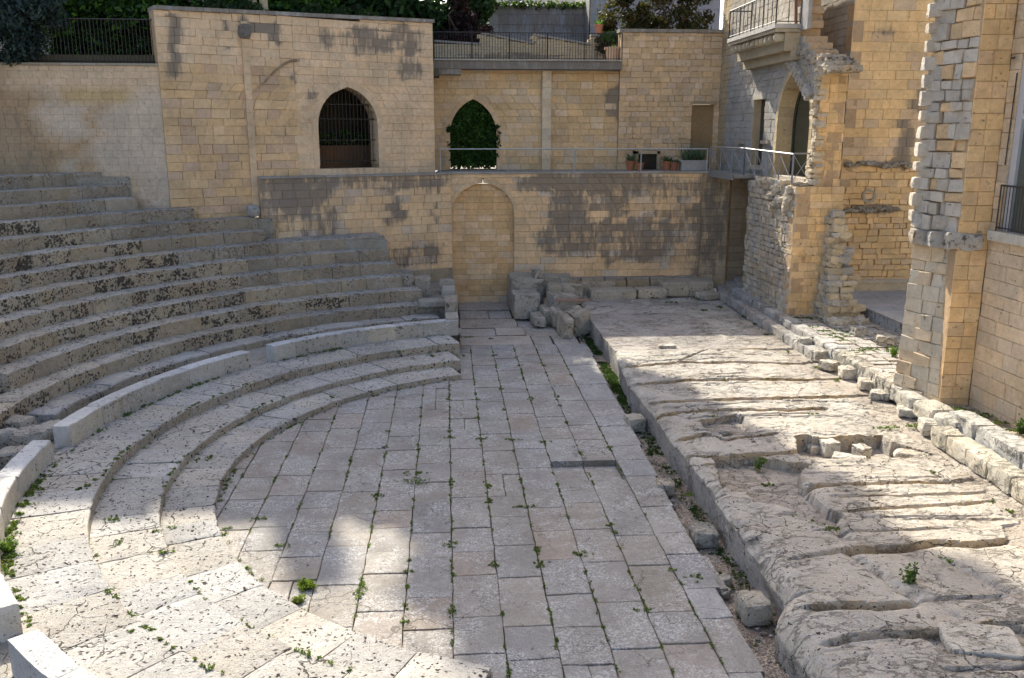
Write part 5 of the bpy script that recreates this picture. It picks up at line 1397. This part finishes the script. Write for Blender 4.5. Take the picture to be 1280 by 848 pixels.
tree('purple_shrub', 'dark purple leaved shrub next to the grey background wall', .9, 46.0, GZ, 5.0, [(0,0,2.4,1.25,.8,2.4,34)], 9000, .14, [(.045,.018,.022),(.03,.02,.02)], 7, .06)
tree('low_shrub', 'low olive shrubs above the left half of the arched wall', -8.6, 37.6, GZ, 2.6, [(0,0,2.0,2.2,.6,.6,26),(4.0,1.6,2.1,2.0,.6,.6,20)], 5000, .13, [(.05,.08,.03),(.035,.06,.02)], 8, .06, cat='shrub')
tree('hedge', 'clipped brownish green hedge behind the block wall at top right', 10.2, 42.6, GZ+.3, 5.5, [(-1.6,0,2.6,1.2,.9,2.6,30),(.6,0,2.6,1.6,.9,2.6,34),(-2.6,-.2,1.3,.6,.7,1.0,10)], 15000, .12, [(.06,.055,.015),(.035,.045,.015),(.09,.06,.015)], 10, .1, cat='hedge')
mb = MB(); leaves(mb, [tuple(py(u, 97, 41.0)) for u in (700,) ] , [.01], 1, .01, LG, seed=1)
mb = MB(); cs = [(py(756+i*5, 45, 41.8).x, 41.8, 11.2+.1*(i%2)) for i in range(5)]; leaves(mb, cs, [.26]*5, 700, .11, [(.08,.16,.03),(.12,.22,.05)], seed=4); tag(mb.build('low_plant', M_LEAF), 'bright low plant beside the pot on the stepped parapet', 'plant')

# ================================================================== WEEDS
GW = [(.10,.17,.03),(.14,.21,.04),(.07,.13,.02),(.17,.21,.05),(.20,.19,.08)]
def tuft(mb, x, y, z, r, n, size=.045, cols=GW, seed=0, up=.5):
    rs = random.Random(seed); m = max(3, int(r*r/.0012)); ax = rs.choice([(1.5,.5),(.6,1.3),(1,.8)]) if r < .2 else (1.1,.9)
    cs = [(x + rs.gauss(0,.55)*r*ax[0], y + rs.gauss(0,.55)*r*ax[1], z + .008) for _ in range(m)]
    leaves(mb, cs, [rs.uniform(.018, .05) for _ in cs], int(n*.9), size*.62, cols, up*1.1, seed, 2.4)
flo = [(510,602,.22),(520,592,.12),(608,549,.1),(628,551,.12),(650,708,.1),(622,706,.1),(610,628,.12),(640,635,.12),(575,602,.08),(492,716,.08),(497,733,.06),(447,742,.12),(442,730,.08),(352,683,.08),(318,650,.09),(560,765,.1),(567,682,.12),(708,694,.13),(683,686,.05),(762,656,.07),(752,560,.05),(796,764,.1),(740,785,.05),(872,722,.1),(676,499,.09),(690,497,.06),(720,529,.08),(640,458,.08),(668,458,.07),(655,447,.06),(610,500,.07),(540,562,.06),(556,548,.08),(493,540,.06),(460,620,.1),(585,607,.08),(640,512,.06),(705,508,.05),(688,553,.09),(650,600,.05),(628,608,.09),(600,608,.06),(655,690,.05),(700,470,.05),(433,577,.06),(478,560,.06),(575,540,.05),(598,523,.08),(575,500,.05),(521,700,.06),(560,720,.05),(830,715,.05),(545,470,.05),(627,487,.05),(748,668,.05),(620,445,.1),(592,422,.1),(607,424,.08),(520,778,.05),(495,760,.05),(668,803,.06)]
mb = MB(); ii = 0
for (u, v, r) in flo:
    ii += 1; p = pz(u, v, 0); p.x = round(p.x/.725)*.725 if p.x < 3.9 else p.x; tuft(mb, p.x, p.y, .01, r*1.15, int(150*r/.1), .030, GW, ii, .4)
rings = [(70,600,.5),(20,640,.1),(30,660,.14),(12,690,.12),(145,650,.13),(150,675,.08),(262,572,.08),(247,578,.07),(205,690,.1),(208,662,.06),(185,640,.06),(120,540,.06)]
for (u, v, r) in [(145,650,.16),(150,678,.10),(262,572,.10),(246,577,.09),(205,690,.11),(196,665,.07),(120,600,.06),(214,660,.08),(281,662,.05),(165,790,.05),(280,668,.07),(470,425,.10),(485,422,.06),(560,425,.07),(540,445,.12),(580,445,.08),(500,440,.06),(548,440,.1),(415,497,.08),(330,505,.07),(300,530,.06),(180,560,.06),(100,612,.06),(110,608,.07),(380,420,.05)]:
    ii += 1; p = pz(u, v, .4 if v < 460 else .25); d = math.hypot(p.x-C1[0], p.y-C1[1]); zz = .005 if d < 7.69 else .16 if d < 8.65 else .34 if d < 9.76 else .57
    p = pz(u, v, zz); tuft(mb, p.x, p.y, zz, r, int(140*r/.1), .032, GW, ii, .7)
for k in range(700):
    y = random.uniform(9.5, 28.5); kk = random.randint(-7, 5); x = kk*.725 + random.uniform(-.02,.02)
    if math.hypot(x-C1[0], y-C1[1]) > 7.6 and x < XCUT: continue
    if fbm(np.array([[x*.5, y*.5, 7]]), 1, 2, 5)[0] < .0 and random.random() < .75: continue
    ii += 1; cs = [(x + random.gauss(0,.012), y + (q-2)*random.uniform(.015,.04), .008) for q in range(5)]
    leaves(mb, cs, [.018]*5, random.randint(14, 44), .018, GW, .6, ii, 2.4)
for k in range(520):
    a = R(random.uniform(106, 240))
    if fbm(np.array([[a*5, 3, 1]]), 1, 3, 5)[0] < .02: continue
    r0_, z_ = random.choice([(8.69,.16), (9.82,.345), (7.66,.0), (10.9,.57)]); rr_ = r0_ + random.uniform(-.06, .0)
    x, y = C1[0]+rr_*math.cos(a), C1[1]+rr_*math.sin(a); dd = rr_
    z_ = .005 if dd < 7.69 else .165 if dd < 8.65 else .345 if dd < 9.76 else .58
    ii += 1; leaves(mb, [(x+random.gauss(0,.02), y+random.gauss(0,.02), z_) for q in range(4)], [.02]*4, random.randint(12, 40), .02, GW, .7, ii, 2.4)
# foot of parapets
for (a0, a1, dens) in ((106,136,34),(144,176,20),(182,216,60)):
    for k in range(dens):
        a = R(random.uniform(a0, a1)); rr_ = 10.93 - random.random()*.06; ii += 1
        if fbm(np.array([[a*9, 1, 1]]), 1, 2, 5)[0] < -.12 and a0 != 182: continue
        tuft(mb, C1[0]+rr_*math.cos(a), C1[1]+rr_*math.sin(a), .57, random.uniform(.04, .12), 60 if a0 != 182 else 110, .035, GW, ii, .9)
for k in range(70):     # joints of the three steps
    a = R(random.uniform(112, 235)); rr_ = random.choice([8.70, 9.80, 7.66]); ii += 1; zz = {8.70:.17, 9.80:.345, 7.66:.0}[rr_]
    tuft(mb, C1[0]+(rr_-.08)*math.cos(a), C1[1]+(rr_-.08)*math.sin(a), zz-.02 if rr_ != 7.66 else 0, random.uniform(.025, .06), 30, .028, GW, ii, .8)
for (u, v, r) in [(890,520,.06),(955,576,.16),(944,520,.0),(966,414,.05),(905,475,.05),(960,474,.07),(925,443,.10),(1010,548,.0),(1016,518,.10),(1107,535,.22),(1145,532,.24),(960,607,.1),(985,440,.08),(1000,428,.06),(1022,460,.14),(1045,475,.12),(1010,445,.12),(1000,432,.1),(1057,712,.0),(1085,695,.1),(1188,700,.13),(1228,716,.16),(1165,590,.08),(1010,655,.25),(1035,662,.20),(990,648,.12),(1270,750,.12),(1260,800,.12),(1235,812,.1),(1262,640,.09),(1240,628,.05),(860,620,.12),(895,585,.0),(900,384,.2),(930,396,.14),(870,374,.25),(840,378,.2),(815,372,.15),(880,388,.2),(945,405,.16),(960,418,.14),(1205,513,.3),(1230,520,.3),(1248,528,.2),(1192,500,.12),(1275,530,.2),(1272,538,.22),(1120,498,.12),(1070,460,.06),(990,392,.2),(1010,398,.22),(1030,400,.2),(1060,404,.12),(1025,390,.15)]:
    if r <= 0: continue
    ii += 1; zz = .50 if u < 1170 and v > 430 else (.9 if (v < 410 and u > 960) or (u > 1185 and v < 545) else .47)
    p = pz(u, v, zz); tuft(mb, p.x, p.y, zz + .0, r*.8, int(170*r/.1), .032, GW, ii, .5)
# grass in the channel and the courtyard joints
for k in range(640):
    y = random.choice([random.uniform(22.5, 26.0), random.uniform(23.5, 27.0), random.uniform(28, 30.5), random.uniform(18.5, 23), random.uniform(9.5, 18)]); ii += 1
    x = random.uniform(edgeX(y)+.15, 5.0) if y > 23 else (4.72+random.uniform(-.06,.08) if random.random() < .6 else random.uniform(edgeX(y)+.05, 4.9))
    tuft(mb, x, y, -.16, random.uniform(.05, .13), 50 if y < 23 else 70, .03, [(.045,.085,.015),(.06,.11,.02),(.035,.07,.012)], ii, .6)
for k in range(300):
    y = random.uniform(20.8, 28.6); x = random.uniform(kerbX(y)+.9, 13.8); ii += 1
    if fbm(np.array([[x*.8, y*.8, 0]]), 1, 3, 12)[0] < -.05: continue
    tuft(mb, x, y, .89, random.uniform(.05, .13), 46, .032, [(.10,.17,.03),(.14,.20,.04),(.07,.12,.02)], ii, .35)
for k in range(60):
    y = random.uniform(33.8, 35.3); x = 5.3 + random.random()*.95; ii += 1; tuft(mb, x, y-.2, .42, random.uniform(.08,.15), 70, .035, [(.05,.10,.01),(.07,.12,.015)], ii, .25)
tag(mb.build('joint_weeds', M_LEAF), 'small green weeds and grass growing in joints, hollows and the channel', 'weeds', None, 'stuff')
# single weeds that stand out
def weed(name, lab, u, v, zz, h, n, seed, spread=.3, col=(.09,.15,.04)):
    p = pz(u, v, zz); mb = MB(); rs = random.Random(seed)
    for k in range(n):
        a = rs.uniform(0, 6.28); d = Vector((math.cos(a)*spread*rs.random(), math.sin(a)*spread*rs.random(), 1)).normalized()*h*rs.uniform(.5, 1)
        b = Vector((p.x + rs.uniform(-.07,.07), p.y + rs.uniform(-.05,.05), zz-.02)); mb.bar(b, b+d, .004, col+(0,), 3, .002)
        leaves(mb, [tuple(b + d*q) for q in (.35,.55,.75,.95)], [.045]*4, 26, .03, [col, (col[0]*1.4, col[1]*1.3, col[2])], seed=seed*50+k)
    tag(mb.build(name, M_LEAF), lab, 'weed')
weed('tall_weed', 'tall grey green weed growing in the crack of the big near rocks', 1135, 738, .42, .50, 16, 1)
weed('tall_weed', 'small upright weed in the shaded gravel hollow of the stage', 947, 588, .33, .30, 9, 2)
weed('yellow_weed', 'yellow green spreading weed on the sunlit floor at lower left', 382, 735, 0, .16, 40, 3, 1.3, (.16,.22,.04))
weed('yellow_weed', 'second yellow weed, small, at a floor joint right of the first', 372, 752, 0, .10, 18, 4, 1.2, (.18,.22,.05))
weed('bushy_weed', 'dark green bush at the foot of the wall by the right edge', 1277, 542, .88, .32, 26, 5, .9, (.04,.08,.015))
weed('parapet_weed', 'leafy green weed clump at the foot of the left parapet', 12, 690, .57, .30, 20, 6, .8, (.10,.17,.03))
weed('buttress_weed', 'bright grass clump at the left foot of the buttress', 1118, 446, .9, .35, 22, 7, .5, (.12,.20,.03))

# ================================================================== CAMERA, SKY, SUN
cam = bpy.data.cameras.new('camera'); co = bpy.data.objects.new('camera', cam); COL.objects.link(co); SC.camera = co
co.location = CP; co.rotation_euler = (math.pi/2 - PITCH, 0, YAW); cam.sensor_width = 36; cam.lens = FPX/1280*36; cam.clip_end = 2000
AZ, EL = R(16), R(38.5)          # sun behind the far wall, a little to the left
sd = Vector((-math.sin(AZ)*math.cos(EL), math.cos(AZ)*math.cos(EL), math.sin(EL)))
wd_ = bpy.data.worlds.new('World'); SC.world = wd_; wd_.use_nodes = True; t = wd_.node_tree; bg = t.nodes['Background']
sk = t.nodes.new('ShaderNodeTexSky'); sk.sky_type = 'NISHITA'; sk.sun_disc = False; sk.sun_elevation = EL; sk.sun_rotation = -AZ
sk.air_density = .75; sk.dust_density = 3.0; sk.ozone_density = .5
t.links.new(sk.outputs[0], bg.inputs[0]); bg.inputs[1].default_value = .145
sl = bpy.data.lights.new('sun', 'SUN'); sl.energy = 3.9; sl.angle = R(.53); sl.color = (1., .93, .80)
so = bpy.data.objects.new('sun', sl); COL.objects.link(so); so.rotation_euler = sd.to_track_quat('Z', 'Y').to_euler(); so.location = (0, 20, 40)
SC.view_settings.view_transform = 'Standard'; SC.view_settings.look = 'None'; SC.view_settings.exposure = 1.12; SC.view_settings.gamma = 1
SC.cycles.max_bounces = 6; SC.cycles.diffuse_bounces = 4
for o in list(bpy.data.objects):
    if '_o' in o.keys(): del o['_o']
